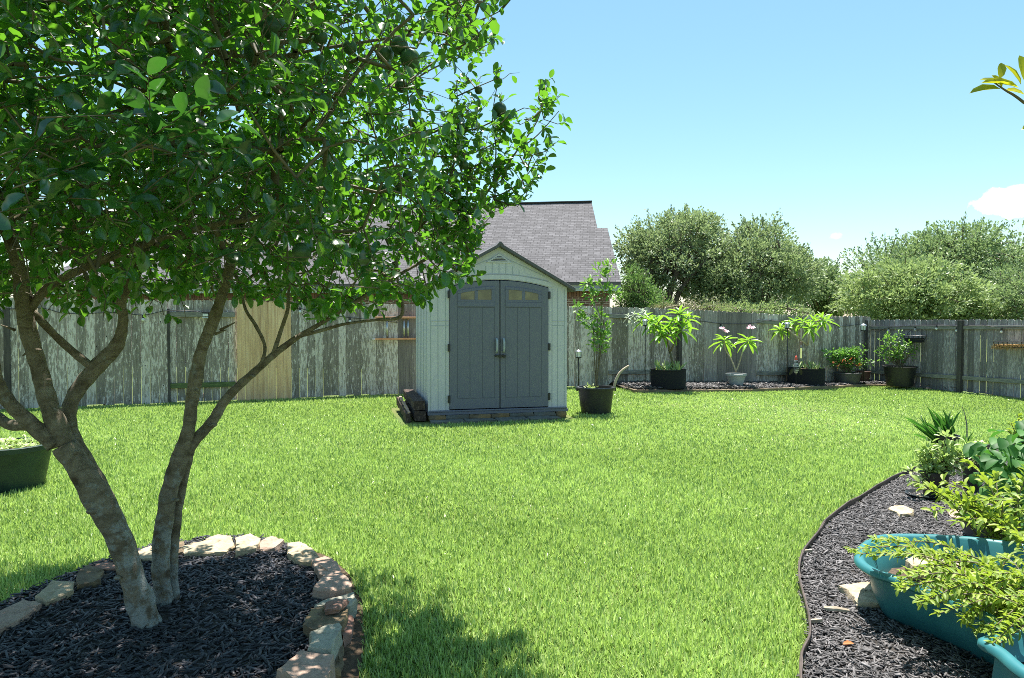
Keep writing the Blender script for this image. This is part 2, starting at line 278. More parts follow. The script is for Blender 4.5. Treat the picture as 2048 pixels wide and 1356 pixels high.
class MB:
    def __init__(s): s.v = []; s.f = []; s.r = []; s.uv = []; s.m = []; s.cur = .5; s.mi = 0
    def add(s, vs, fs, uvs=None):
        b = len(s.v); s.v += [tuple(p) for p in vs]
        for i, f in enumerate(fs):
            s.f.append(tuple(b+k for k in f)); s.r.append(s.cur); s.m.append(s.mi)
            s.uv.append(uvs[i] if uvs else [(0, 0)]*len(f))
        return s
    def box(s, c, d, M=None):
        c = Vector(c); hx, hy, hz = d[0]/2, d[1]/2, d[2]/2; M = M or Matrix.Identity(3)
        vs = [c+M@Vector((x*hx, y*hy, z*hz)) for x in (-1, 1) for y in (-1, 1) for z in (-1, 1)]
        return s.add(vs, [(0, 1, 3, 2), (4, 6, 7, 5), (0, 4, 5, 1), (2, 3, 7, 6), (0, 2, 6, 4), (1, 5, 7, 3)])
    def beam(s, a, b, w, h):
        a = Vector(a); b = Vector(b); x = (b-a); l = x.length; x.normalize(); z = Vector((0, 0, 1))
        if abs(x.z) > .95: z = Vector((0, 1, 0))
        y = z.cross(x).normalized(); z = x.cross(y); return s.box((a+b)/2, (l, w, h), Matrix((x, y, z)).transposed())
    def tube(s, pts, rad, n=8, cap=True, jit=0):
        pts = [Vector(p) for p in pts]; m = len(pts)
        rad = [rad]*m if isinstance(rad, (int, float)) else rad
        vs = []; up = None
        for i, p in enumerate(pts):
            t = (pts[min(i+1, m-1)]-pts[max(i-1, 0)]).normalized()
            if up is None: up = t.orthogonal().normalized()
            up = (up-t*up.dot(t)); up = up.normalized() if up.length > 1e-6 else t.orthogonal().normalized()
            w = t.cross(up)
            for k in range(n):
                a = 2*math.pi*k/n; r = rad[i]
                if jit: r *= 1+jit*mnoise.noise(Vector((p.x*7+math.cos(a)*1.1, p.y*7+math.sin(a)*1.1, p.z*7)))
                vs.append(p+(up*math.cos(a)+w*math.sin(a))*r)
        fs = [(i*n+k, i*n+(k+1) % n, (i+1)*n+(k+1) % n, (i+1)*n+k) for i in range(m-1) for k in range(n)]
        if cap: fs += [tuple(range(n))[::-1], tuple((m-1)*n+k for k in range(n))]
        return s.add(vs, fs)
    def lathe(s, prof, c, n=32, sx=1, sy=1, rot=0):
        c = Vector(c); vs = []
        for r, z in prof:
            for k in range(n):
                a = 2*math.pi*k/n; x, y = r*math.cos(a)*sx, r*math.sin(a)*sy
                vs.append(c+Vector((x*math.cos(rot)-y*math.sin(rot), x*math.sin(rot)+y*math.cos(rot), z)))
        m = len(prof); fs = [(i*n+k, i*n+(k+1) % n, (i+1)*n+(k+1) % n, (i+1)*n+k) for i in range(m-1) for k in range(n)]
        if prof[0][0] > 1e-5: fs.append(tuple(range(n))[::-1])
        if prof[-1][0] > 1e-5: fs.append(tuple((m-1)*n+k for k in range(n)))
        return s.add(vs, fs)
    def prism(s, outline, X, Y, O, depth, D=None):
        """outline 2D in axes X,Y from O, extruded by depth along D"""
        X = Vector(X); Y = Vector(Y); O = Vector(O); D = Vector(D) if D is not None else X.cross(Y).normalized(); n = len(outline)
        vs = [O+X*a+Y*b for a, b in outline]; vs += [p+D*depth for p in vs]
        fs = [tuple(range(n))[::-1], tuple(range(n, 2*n))]+[(i, (i+1) % n, n+(i+1) % n, n+i) for i in range(n)]
        return s.add(vs, fs)
    def build(s, name, mat, parent=None, loc=None, smooth=False, bevel=0, segs=2, angle=None):
        me = bpy.data.meshes.new(name); me.from_pydata(s.v, [], s.f)
        a = me.attributes.new('rnd', 'FLOAT', 'FACE'); a.data.foreach_set('value', s.r)
        if any(any(u != (0, 0) for u in q) for q in s.uv):
            ul = me.uv_layers.new(name='UVMap'); flat = [c for q in s.uv for u in q for c in u]; ul.data.foreach_set('uv', flat)
        if isinstance(mat, (list, tuple)): me.polygons.foreach_set('material_index', s.m)
        bm = bmesh.new(); bm.from_mesh(me); bmesh.ops.recalc_face_normals(bm, faces=bm.faces); bm.to_mesh(me); bm.free()
        if smooth:
            me.polygons.foreach_set('use_smooth', [True]*len(me.polygons))
            if angle: me.set_sharp_from_angle(angle=R(angle))
        o = link(name, me, mat, parent, loc)
        if bevel:
            md = o.modifiers.new('bevel', 'BEVEL'); md.width = bevel; md.segments = segs; md.limit_method = 'ANGLE'; md.harden_normals = False
        return o
def npmesh(name, V, Fq, Ft, rq, rt, mat, parent=None, loc=None, smooth=False):
    """V (n,3); Fq (a,4); Ft (b,3)"""
    me = bpy.data.meshes.new(name); nq, nt = len(Fq), len(Ft)
    me.vertices.add(len(V)); me.vertices.foreach_set('co', np.asarray(V, np.float32).ravel())
    loops = np.concatenate([np.asarray(Fq, np.int32).ravel(), np.asarray(Ft, np.int32).ravel()]) if nt else np.asarray(Fq, np.int32).ravel()
    me.loops.add(len(loops)); me.loops.foreach_set('vertex_index', loops)
    me.polygons.add(nq+nt); st = np.concatenate([np.arange(nq)*4, nq*4+np.arange(nt)*3]).astype(np.int32)
    me.polygons.foreach_set('loop_start', st)
    if smooth: me.polygons.foreach_set('use_smooth', np.ones(nq+nt, bool))
    a = me.attributes.new('rnd', 'FLOAT', 'FACE'); a.data.foreach_set('value', np.concatenate([rq, rt]).astype(np.float32))
    me.update(calc_edges=True)
    return link(name, me, mat, parent, loc)
# templates: (verts, quads, tris); x across, y along, z normal
def leaf_template(w=.5, fold=.12, curl=.12, tip=1.):
    ys = [0, .22, .58, .86]; ws = [0, .7, 1., .62]
    V = [(0, 0, 0)]
    for y, k in zip(ys[1:], ws[1:]):
        z = -curl*y*y
        V += [(-w/2*k, y, z+fold*k*w), (0, y, z), (w/2*k, y, z+fold*k*w)]
    V.append((0, 1., -curl))
    Q = [(1, 2, 5, 4), (2, 3, 6, 5), (4, 5, 8, 7), (5, 6, 9, 8)]
    T = [(0, 2, 1), (0, 3, 2), (7, 8, 10), (8, 9, 10)]
    return np.array(V), np.array(Q), np.array(T)
def fine_leaf(w=1., fold=.12, curl=.16, rows=9):
    ys = [i/rows for i in range(rows+1)]; V = [(0, 0, 0)]
    for y in ys[1:-1]:
        k = math.sin(math.pi*y**1.12)**.62; z = -curl*y*y+.015*math.sin(y*17); V += [(-w/2*k, y, z+fold*k*w+.02*math.sin(y*13)), (0, y, z), (w/2*k, y, z+fold*k*w+.02*math.cos(y*11))]
    V.append((0, 1., -curl)); m = len(V)-1; Q = []
    for i in range(rows-2): a = 1+3*i; Q += [(a, a+1, a+4, a+3), (a+1, a+2, a+5, a+4)]
    return np.array(V), np.array(Q), np.array([(0, 2, 1), (0, 3, 2), (m-3, m-2, m), (m-2, m-1, m)])
def cheap_leaf(w=.5):
    return np.array([(0, 0, 0), (w/2, .5, .06), (0, 1, 0), (-w/2, .5, .06)], float), np.array([(0, 1, 2, 3)]), np.zeros((0, 3), int)
def blade_template(w=.1):
    return np.array([(-w/2, 0, 0), (w/2, 0, 0), (-w*.45, .5, .04), (w*.45, .5, .04), (0, 1, -.12)], float), np.array([(0, 1, 3, 2)]), np.array([(2, 3, 4)])
def frames(D, Nn):
    D = D/np.linalg.norm(D, axis=1, keepdims=True); X = np.cross(D, Nn); X /= np.linalg.norm(X, axis=1, keepdims=True)+1e-9
    Z = np.cross(X, D); return np.stack([X, D, Z], axis=2)
def scatter(name, tmpl, pos, D, Nn, L, Wd, rnd, mat, parent=None, loc=None, smooth=False):
    V, Q, T = tmpl; n = len(pos)
    M = frames(np.asarray(D, float), np.asarray(Nn, float))
    S = np.stack([Wd, L, L], axis=1)
    P = np.einsum('nij,nvj->nvi', M, V[None]*S[:, None, :])+np.asarray(pos)[:, None, :]
    nv = len(V); off = (np.arange(n)*nv)[:, None, None]
    FQ = (Q[None]+off).reshape(-1, 4) if len(Q) else np.zeros((0, 4), int)
    FT = (T[None]+off).reshape(-1, 3) if len(T) else np.zeros((0, 3), int)
    return npmesh(name, P.reshape(-1, 3), FQ, FT, np.repeat(rnd, len(Q)), np.repeat(rnd, len(T)), mat, parent, loc, smooth)
def rv(n): v = rng.normal(size=(n, 3)); return v/np.linalg.norm(v, axis=1, keepdims=True)
class Leaves:
    def __init__(s): s.p = []; s.d = []; s.n = []; s.l = []; s.w = []; s.r = []
    def add(s, p, d, n, l, w, r=None):
        s.p.append(tuple(p)); s.d.append(tuple(d)); s.n.append(tuple(n)); s.l.append(l); s.w.append(w); s.r.append(random.random() if r is None else r)
    def build(s, name, tmpl, mat, parent=None, loc=None, smooth=True):
        return scatter(name, tmpl, np.array(s.p), np.array(s.d), np.array(s.n), np.array(s.l), np.array(s.w), np.array(s.r), mat, parent, loc, smooth)
def rvec(): return Vector((random.gauss(0, 1), random.gauss(0, 1), random.gauss(0, 1))).normalized()
def curve(pts, n=6):
    """catmull-rom through points"""
    pts = [Vector(p) for p in pts]; out = []
    for i in range(len(pts)-1):
        p0 = pts[max(i-1, 0)]; p1 = pts[i]; p2 = pts[i+1]; p3 = pts[min(i+2, len(pts)-1)]
        for k in range(n):
            t = k/n; out.append(.5*((2*p1)+(p2-p0)*t+(2*p0-5*p1+4*p2-p3)*t*t+(3*p1-p0-3*p2+p3)*t**3))
    out.append(pts[-1]); return out
def closed(pts, n=6):
    pts = [Vector(p) for p in pts]; m = len(pts); out = []
    for i in range(m):
        p0, p1, p2, p3 = pts[(i-1) % m], pts[i], pts[(i+1) % m], pts[(i+2) % m]
        for k in range(n):
            t = k/n; out.append(.5*((2*p1)+(p2-p0)*t+(2*p0-5*p1+4*p2-p3)*t*t+(3*p1-p0-3*p2+p3)*t**3))
    return out
# ---------------------------------------------------------------- layout lines
FA = Vector((-6.46, 12.5)); FD = Vector((.9289, .3702)); FN = Vector((.3702, -.9289))   # back fence: point, along, towards the yard
def tL(u, off=0):
    a = (u-1024)/F; p = FA+FN*off
    return (a*p.y-p.x)/(FD.x-a*FD.y)
def sR(u, off=0):
    a = (u-1024)/F; p = CORN-FD*off; return (a*p.y-p.x)/(FN.x-a*FN.y)
TC = tL(1737); CORN = FA+FD*TC
def LP(t, off, z): p = FA+FD*t+FN*off; return Vector((p.x, p.y, gz(p.x, p.y)+z))
def RP(s, off, z): p = CORN+FN*s-FD*off; return Vector((p.x, p.y, gz(p.x, p.y)+z))
def LPX(u, v, off): # point seen at pixel on the plane off metres before the back fence
    t = tL(u, off); p = FA+FD*t+FN*off; return PY(u, v, p.y)
def RPX(u, v, off): s = sR(u, off); p = CORN+FN*s-FD*off; return PY(u, v, p.y)
bedL_px = [(-190, 1345), (0, 1232), (70, 1198), (150, 1168), (215, 1142), (285, 1118), (400, 1098), (500, 1092), (580, 1112), (640, 1150), (680, 1195), (680, 1250), (660, 1310), (630, 1400)]
bedL = [G(*p) for p in bedL_px]+[Vector((-1.05, 2.45, 0)), Vector((-1.5, 2.2, 0)), Vector((-2.2, 2.25, 0)), Vector((-2.75, 2.6, 0))]
edge_px = [(1612, 1500), (1601, 1354), (1620, 1292), (1612, 1235), (1598, 1176), (1605, 1126), (1630, 1093), (1651, 1060), (1680, 1035), (1725, 1006), (1754, 988), (1795, 964), (1841, 944), (1890, 926), (1960, 905), (2060, 888)]
edgeR = [G(*p) for p in edge_px]
bedR = edgeR+[Vector((6.5, 8.2, 0)), Vector((6.5, 1.0, 0)), Vector((1.3, 1.0, 0))]
backedge_px = [(1222, 771), (1272, 787), (1500, 785), (1735, 774), (1925, 779)]
backedge = [G(*p) for p in backedge_px]
bedB = backedge+[RP(sR(1925)-.02, 0, 0), RP(0, 0, 0), LP(tL(1215), 0, 0)]
SF = Vector((-1.25, 10.4)); SA = R(14); SX = Vector((math.cos(SA), math.sin(SA))); SYv = Vector((-math.sin(SA), math.cos(SA))); SW, SD = 2.17, 1.65
def SP(x, y, z): p = SF+SX*x+SYv*y; return Vector((p.x, p.y, z))
def inyard(p, r):
    """keep a pot of radius r clear of both fences"""
    p = Vector(p)
    for _ in range(60):
        a = (p.x-FA.x)*FN.x+(p.y-FA.y)*FN.y; b = -((p.x-CORN.x)*FD.x+(p.y-CORN.y)*FD.y)
        if a > r+.09 and b > r+.09: break
        p.x *= .995; p.y *= .995
    return p
# ---------------------------------------------------------------- ground
def build_ground():
    xs = sorted(set([-400, -150, -60, -30]+list(np.arange(-20, 24.1, .5))+[30, 60, 150, 400])); ys = sorted(set([-40, -10]+list(np.arange(-2, 30.1, .5))+[40, 80, 200, 500]))
    V = [(x, y, gz(x, y)) for y in ys for x in xs]; nx = len(xs)
    Fc = [(j*nx+i, j*nx+i+1, (j+1)*nx+i+1, (j+1)*nx+i) for j in range(len(ys)-1) for i in range(nx-1)]
    b = MB(); b.v = V; b.f = Fc; b.r = [.5]*len(Fc); b.m = [0]*len(Fc); b.uv = [[(0, 0)]*4]*len(Fc)
    o = b.build('lawn', MAT['ground'], smooth=True); tag(o, kind='structure')
build_ground()
def mound(name, poly, h, mat, res=.12, edge=.15):
    P = np.array([(p[0], p[1]) for p in poly]); x0, y0 = P.min(0); x1, y1 = P.max(0)
    # triangulated polygon with a fine grid inside
    bm = bmesh.new(); vs = [bm.verts.new((p[0], p[1], gz(p[0], p[1])+.012)) for p in poly]; f = bm.faces.new(vs)
    bmesh.ops.triangulate(bm, faces=[f])
    for k in range(5):
        es = [e for e in bm.edges if e.calc_length() > res]
        if not es: break
        bmesh.ops.subdivide_edges(bm, edges=es, cuts=1, use_grid_fill=False); bmesh.ops.triangulate(bm, faces=bm.faces)
    seg = [(Vector(P[i]), Vector(P[(i+1) % len(P)])) for i in range(len(P))]
    for v in bm.verts:
        q = Vector((v.co.x, v.co.y)); dm = 9
        for a, b in seg:
            ab = b-a; t = max(0, min(1, (q-a).dot(ab)/ab.length_squared)); dm = min(dm, (a+ab*t-q).length)
        v.co.z = gz(v.co.x, v.co.y)+.012+h*sstep(dm/edge)+.015*mnoise.noise(Vector((v.co.x*4, v.co.y*4, 0)))*sstep(dm/edge)
    bmesh.ops.recalc_face_normals(bm, faces=bm.faces)
    if sum(f.normal.z for f in bm.faces) < 0: bmesh.ops.reverse_faces(bm, faces=bm.faces)
    me = bpy.data.meshes.new(name); bm.to_mesh(me); bm.free(); o = link(name, me, mat); tag(o, kind='structure'); return o
mound('mulch_bed', bedL, .055, MAT['soil']); margin = [G(*p) for p in [(610, 1098), (660, 1118), (700, 1152), (724, 1205), (730, 1290), (712, 1400), (630, 1400), (660, 1250), (640, 1160)]]
mound('soil_strip', margin, .012, MAT['brown_soil'])
mound('mulch_bed', bedR, .02, MAT['soil']); mound('mulch_bed', bedB, .10, MAT['soil'], .3)
# tiny skirt where the lawn is worn to bare soil round the stones
def rand_in(poly, n, shrink=0):
    P = np.array([(p[0], p[1]) for p in poly]); x0, y0 = P.min(0); x1, y1 = P.max(0); out = []
    tot = 0
    while tot < n:
        q = rng.uniform((x0, y0), (x1, y1), size=(n*2, 2)); m = inpoly(q[:, 0], q[:, 1], P); q = q[m]; out.append(q); tot += len(q)
    return np.concatenate(out)[:n]
def gzv(x, y):
    s = lambda t: np.clip(t, 0, 1)**2*(3-2*np.clip(t, 0, 1)); return -0.2*s((x-1.8)/7.)*s((y-6)/8.)
def chips(name, poly, n, base, mat, L0, L1, W0, W1, lab, keepy=None, pile=.03):
    q = rand_in(poly, n)
    if keepy is not None: q = q[(q[:, 1] > keepy[0]) & (q[:, 1] < keepy[1]) & (q[:, 0] < q[:, 1]*.8+.35)]
    n = len(q); x, y = q[:, 0], q[:, 1]; z = gzv(x, y)+base+rng.uniform(0, pile, n)
    a = rng.uniform(0, 2*math.pi, n); D = np.stack([np.cos(a), np.sin(a), rng.normal(0, .22, n)], 1); Nn = rv(n)*.45+np.array([0, 0, 1])
    V = np.array([(-.5, -.5, 0), (.35, -.45, 0), (.5, .1, 0), (.2, .5, 0), (-.3, .4, 0), (-.5, -.5, -.07), (.35, -.45, -.07), (.5, .1, -.07), (.2, .5, -.07), (-.3, .4, -.07)], float)
    Q = np.array([(0, 1, 2, 4), (0, 5, 6, 1), (1, 6, 7, 2), (2, 7, 8, 3), (3, 8, 9, 4), (4, 9, 5, 0)]); T = np.array([(2, 3, 4)])
    L_ = rng.uniform(L0, L1, n); W_ = rng.uniform(W0, W1, n)
    o = scatter(name, (V, Q, T), np.stack([x, y, z], 1), D, Nn, L_, W_, rng.random(n), mat); tag(o, lab, 'mulch', kind='stuff'); return o
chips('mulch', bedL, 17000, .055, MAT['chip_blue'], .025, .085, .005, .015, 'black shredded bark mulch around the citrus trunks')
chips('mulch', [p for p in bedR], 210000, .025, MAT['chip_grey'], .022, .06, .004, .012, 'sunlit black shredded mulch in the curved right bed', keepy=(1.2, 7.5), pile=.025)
chips('mulch', bedB, 6500, .095, MAT['chip_grey'], .03, .09, .02, .05, 'coarse dark mulch in the narrow bed along the fence', pile=.04)
# ---------------------------------------------------------------- grass
def grass():
    Ps = []; 
    pave = [SP(-.45, -.45, 0), SP(2.25, -.40, 0), SP(2.25, SD+.1, 0), SP(-.45, SD+.1, 0)]
    for (y0, y1, dens) in ((1.6, 3.4, 10000), (3.4, 5.2, 8500), (5.2, 8, 5200), (8, 12, 2800), (12, 19.5, 1500)):
        xm = y1*.75+1.2; A = 2*xm*(y1-y0); n = int(A*dens); q = rng.uniform((-xm, y0), (xm, y1), size=(n, 2))
        q = q[np.abs(q[:, 0]) < q[:, 1]*.74+.9]
        d1 = (q[:, 0]-FA.x)*FN.x+(q[:, 1]-FA.y)*FN.y; q = q[d1 > .02]
        d2 = -((q[:, 0]-CORN.x)*FD.x+(q[:, 1]-CORN.y)*FD.y); q = q[d2 > .03]
        for poly in (bedL, bedR, bedB, pave, margin):
            q = q[~inpoly(q[:, 0], q[:, 1], [(p.x, p.y) for p in poly])]
        # bare soil margin on the right of the stone ring
        Ps.append(q)
    q = np.concatenate(Ps); n = len(q); x, y = q[:, 0], q[:, 1]
    pn = np.array([mnoise.noise(Vector((a*.9, b*.9, 3))) for a, b in q[::1]]) if n < 20000 else None
    # cheap patch noise
    patch = .5+.25*(np.sin(x*1.7+1.3*np.sin(y*1.1))+np.sin(y*2.1+1.7*np.sin(x*.9)))*.6+.12*np.sin(x*6+y*5)
    dry = np.exp(-(((x-5.)/2.6)**2+((y-11.5)/3.)**2))
    keep = rng.random(n) > .5*dry; q = q[keep]; x, y, patch, dry = x[keep], y[keep], patch[keep], dry[keep]; n = len(q)
    a = rng.uniform(0, 2*math.pi, n); lean = np.abs(rng.normal(.75, .5, n))
    D = np.stack([np.cos(a)*lean, np.sin(a)*lean, np.ones(n)], 1); Nn = np.stack([np.cos(a), np.sin(a), rng.normal(.1, .4, n)], 1)+rv(n)*.5
    L_ = rng.uniform(.03, .066, n)*(.8+.35*np.clip(patch, 0, 1))*(1-.45*dry); W_ = rng.uniform(.0042, .0085, n)*(1+np.clip((y-3)/5.5, 0, 2.4))
    r = np.clip(rng.beta(1.3, 1.7, n)+.26*(patch-.5)+.18*dry, 0, 1)
    t = blade_template(1.)
    o = scatter('grass', t, np.stack([x, y, gzv(x, y)], 1), D, Nn, L_, W_, r, MAT['grass'], smooth=False)
    tag(o, 'thick bright green lawn grass covering the yard', 'grass', kind='stuff'); return n
NG = grass(); print('blades', NG)
# ---------------------------------------------------------------- fences
def board(b, base, X, Nv, w, h, th, dog=.028):
    o = [(0, 0), (w, 0), (w, h-dog), (w-dog, h), (dog, h), (0, h-dog)]
    b.cur = random.random(); b.prism(o, X, (0, 0, 1), base, th, Nv)
def fence_back():
    root = empty('back_fence', LP(6, 0, 0), 'long weathered grey board fence behind the shed with one patch of new tan boards', 'fence')
    X = Vector((*FD, 0)); Nv = Vector((*FN, 0))
    secs = [(-140, 18, 'in', 'fence'), (18, 335, 'out', 'fence'), (335, 474, 'in', 'fence'), (474, 582, 'tan', 'fence_tan'), (582, 795, 'out', 'fence'), (795, 850, 'outp', 'fence_plain'), (850, 1214, 'out', 'fence'),
            (1214, 1300, 'in', 'fence'), (1300, 1358, 'in', 'fence'), (1358, 1405, 'out', 'fence'), (1405, 1450, 'outp', 'fence_plain'), (1450, 1510, 'outp', 'fence_plain'), (1510, 1602, 'in', 'fence'), (1602, 1737, 'out', 'fence')]
    rails = MB(); grn = MB(); posts = MB()
    for (u0, u1, kind, mt) in secs:
        b = MB(); t0, t1 = tL(u0), tL(u1); n = max(1, round((t1-t0)/.142)); w = (t1-t0)/n
        for i in range(n):
            off = .045 if kind[:3] in ('out', 'tan') else -.03
            p = LP(t0+i*w, off+random.uniform(-.003, .003), random.choice((.01, .02, .03, .05)) if kind != 'tan' else 0)
            g = random.choice((.003, .003, .004, .007)); hh = 1.83+.06*max(0, min(1, (tL(833)-t0-i*w)/3))-(p.z-gz(p.x, p.y))+random.uniform(-.012, .012)-(.02 if kind == 'tan' else 0)
            board(b, p, X, Nv, w-g, hh, .016)
        o = b.build('board_panel', MAT[mt], root)
        if kind == 'tan': o['label'] = 'new tan pine boards'
        if mt == 'fence_plain': o['label'] = 'newer plain grey boards'
        if kind == 'in':
            for z in (.33, 1.62):
                gr = (u0 == 335 and z < 1); m = MB(); m.beam(LP(t0+.03, .018, z), LP(t1-.03, .018, z), .04, .09)
                ro = m.build('rail', MAT['rail_green' if gr else 'rail'], root, bevel=.003, segs=1)
                if gr: ro['label'] = 'mossy green lower rail'
    for t0 in np.arange(tL(-130), TC-.1, 2.4):
        if not (tL(1214) < t0 < tL(1360)): posts = MB(); posts.box(LP(t0, -.09, .9), (.09, .09, 1.8), Matrix.Rotation(math.atan2(FD.y, FD.x), 3, 'Z')); posts.build('post', MAT['post'], root)
    rails.beam(LP(tL(-140), -.075, 1.1), LP(TC, -.075, 1.1), .04, .09)
    rails.build('rail', MAT['rail'], root, bevel=.003, segs=1)
    for u, w in ((15, .09), (1358, .10), (337, .04), (1730, .09)):
        m = MB(); m.box(LP(tL(u, .03), .055 if u != 337 else .03, .86), (w, .07, 1.72), Matrix.Rotation(math.atan2(FD.y, FD.x), 3, 'Z')); m.build('post', MAT['post'], root, bevel=.004, segs=1)
fence_back()
def fence_right():
    root = empty('side_fence', RP(3, 0, 0), 'darker grey side fence at right showing its rails and gaps between boards', 'fence')
    X = Vector((*FN, 0)); Nv = Vector((*FD, 0))*-1
    s0, s1 = 0.05, 9.5; b = MB(); w = .15; n = int((s1-s0)/w)
    for i in range(n):
        p = RP(s0+i*w, -.03+random.uniform(-.003, .003), random.uniform(.0, .05)); hh = 1.74-(p.z-gz(p.x, p.y))+random.uniform(-.01, .01)
        board(b, p, X, Nv, w-random.choice((.008, .012, .016, .02)), hh, .016)
    b.build('board_panel', MAT['fence_right'], root)
    for z in (.34, 1.52):
        m = MB(); m.beam(RP(s0, .018, z), RP(s1, .018, z), .04, .09); m.build('rail', MAT['rail'], root, bevel=.003, segs=1)
    for s in (sR(1924), sR(1924)+2.4, sR(1924)+4.8):
        m = MB(); m.box(RP(s, .05, .86), (.10, .10, 1.72), Matrix.Rotation(math.atan2(FN.y, FN.x), 3, 'Z')); m.build('post', MAT['post'], root, bevel=.004, segs=1)
fence_right()
# ---------------------------------------------------------------- shed
SB = .14
def shed():
    root = empty('garden_shed', SP(SW/2, SD/2, SB), 'pale grey resin shed with slate blue double doors and dark gable roof', 'shed')
    X = Vector((*SX, 0)); Y = Vector((*SYv, 0)); Z = Vector((0, 0, 1))
    EH, AP = 2.02, 2.62; half = SW/2; th = .04
    x0, x1 = .32, 1.87; xm = (x0+x1)/2
    def arch(x, lo=2.02, hi=2.125): return lo+(hi-lo)*(1-((x-xm)/(xm-x0))**2)
    def roofz(x): return EH+(AP-EH)*(1-abs(x-half)/half)
    b = MB(); N_ = 14
    # front wall round the door opening
    for xa, xb in ((0, x0), (x1, SW)): b.prism([(xa, SB), (xb, SB), (xb, roofz(xb)), (xa, roofz(xa))], X, Z, SP(0, 0, 0), th, Y)
    top = [(x0+(x1-x0)*k/N_, arch(x0+(x1-x0)*k/N_)) for k in range(N_+1)]
    b.prism(top+[(x1, roofz(x1)), (half, AP), (x0, roofz(x0))], X, Z, SP(0, 0, 0), th, Y)
    w = b.build('front_wall', MAT['shed_wall'], root)
    b = MB()
    b.prism([(0, SB), (SW, SB), (SW, EH), (half, AP), (0, EH)], X, Z, SP(0, SD-th, 0), th, Y)
    for xx in (0, SW-th): b.prism([(th, SB), (SD-th, SB), (SD-th, roofz(.04)-.004), (th, roofz(.04)-.004)], Y, Z, SP(xx, 0, 0), th, X)
    b.build('side_wall', MAT['shed_wall'], root)
    # siding ribs / grooves as raised strips
    b = MB()
    def strip(xa, za, xb, zb, wd=.012, pr=.006, y=0):
        b.beam(SP(xa, y-pr/2, za), SP(xb, y-pr/2, zb), pr+.003, wd)
    g = MB(); b = g
    for xx in (.04, .15, .265): strip(xx, SB+.02, xx, 2.0, .006, .003)
    for xx in (1.93, 2.02, 2.13): strip(xx, SB+.02, xx, 2.0, .006, .003)
    for za in (1.43, 1.50): strip(.04, za, .31, za, .006, .003); strip(1.93, za, 2.13, za, .006, .003)
    for k in range(13):
        xx = half+(k-6)*.105; zt = roofz(xx)-.17; zb = arch(min(max(xx, x0), x1))+.10
        if zt > zb+.03 and not (abs(xx-half) < .16 and False): strip(xx, zb, xx, min(zt, 2.38) if abs(xx-half) < .2 else zt, .006, .003)
    strip(half-.72, 2.16+.03, half, 2.50, .007, .003); strip(half+.72, 2.16+.03, half, 2.50, .007, .003)
    pts = [SP(x, -.003, arch(min(max(x, x0), x1))+.09) for x in np.linspace(x0, x1, 18)]; g.tube(pts, .005, 4)
    for yy in np.arange(.12, SD-.05, .21): g.beam(SP(-.002, yy, SB+.03), SP(-.002, yy, EH-.02), .008, .006)
    g.build('siding_groove', pmat('groove_shade', [(.3, (.33, .36, .37)), (.7, (.38, .41, .42))], sc=20, rough=.7, bst=0), root)
    b = MB(); b.cur = .5
    out = [x for x in np.linspace(x0-.05, x1+.05, 20)]
    # raised arch trim
    for k in range(19):
        xa, xb = out[k], out[k+1]; za, zb = arch(xa), arch(xb)
        b.prism([(xa, za+.012), (xb, zb+.012), (xb, zb+.075), (xa, za+.075)], X, Z, SP(0, -.012, 0), .011, Y)
    b.build('arch_trim', MAT['shed_wall'], root)
    # roof
    b = MB(); ov = .11; rt = .045; fo = .10
    sl = (AP-EH)/half
    for s in (-1, 1):
        xe = half+s*(half+ov); ze = AP-sl*(half+ov)
        b.prism([(half, AP+.006), (half, AP+.006+rt*1.15), (xe, ze+.006+rt), (xe, ze+.006-.01)], X, Z, SP(0, -fo, 0), SD+2*fo, Y)
    b.build('roof', MAT['shed_roof'], root, bevel=.004, segs=1)
    b = MB(); b.prism([(half-.05, AP+.03), (half+.05, AP+.03), (half+.012, AP+.075), (half-.012, AP+.075)], X, Z, SP(0, -fo-.005, 0), SD+2*fo+.01, Y); b.build('ridge_cap', MAT['shed_roof'], root)
    # gable vent
    b = MB(); vz = 2.40
    b.prism([(half-.20, vz-.015), (half+.20, vz-.015), (half, vz+.125)], X, Z, SP(0, -.018, 0), .017, Y); v = b.build('gable_vent', MAT['shed_wall'], root)
    b = MB()
    for k in range(4): hw = .125-.03*k; b.box(SP(half, -.0205, vz+.012+k*.021), (hw*2, .006, .009), Matrix.Rotation(SA, 3, 'Z'))
    b.build('louvre', MAT['black_metal'], v)
    # doors
    RM = Matrix.Rotation(SA, 3, 'Z')
    for side in (-1, 1):
        a_, b_ = (x0+.005, xm-.008) if side < 0 else (xm+.008, x1-.005)
        zb = SB+.035; n = 10; xs = [a_+(b_-a_)*k/n for k in range(n+1)]
        m = MB(); m.prism([(a_, zb), (b_, zb)]+[(x, arch(x)-.012) for x in reversed(xs)], X, Z, SP(0, -.022, 0), .045, Y)
        d = m.build('door', MAT['shed_door'], root, bevel=.004, segs=1)
        # frame strips on the door
        m = MB(); wdl = b_-a_
        ia, ib = a_+.115, b_-.075
        if side > 0: ia, ib = a_+.075, b_-.115
        wz0 = 1.79
        def seg(xa, xb, za, zb2, pr=.03): m.prism([(xa, za), (xb, za), (xb, zb2), (xa, zb2)], X, Z, SP(0, -pr, 0), pr-.0225, Y)
        # upper arched frame
        tops = lambda x: arch(x)-.145
        seg(ia, ib, wz0-.075, wz0-.004, .034)
        m.prism([(ia, wz0), (ia+.05, wz0), (ia+.05, tops(ia+.05)), (ia, tops(ia))], X, Z, SP(0, -.034, 0), .0115, Y)
        m.prism([(ib-.05, wz0), (ib, wz0), (ib, tops(ib)), (ib-.05, tops(ib-.05))], X, Z, SP(0, -.034, 0), .0115, Y)
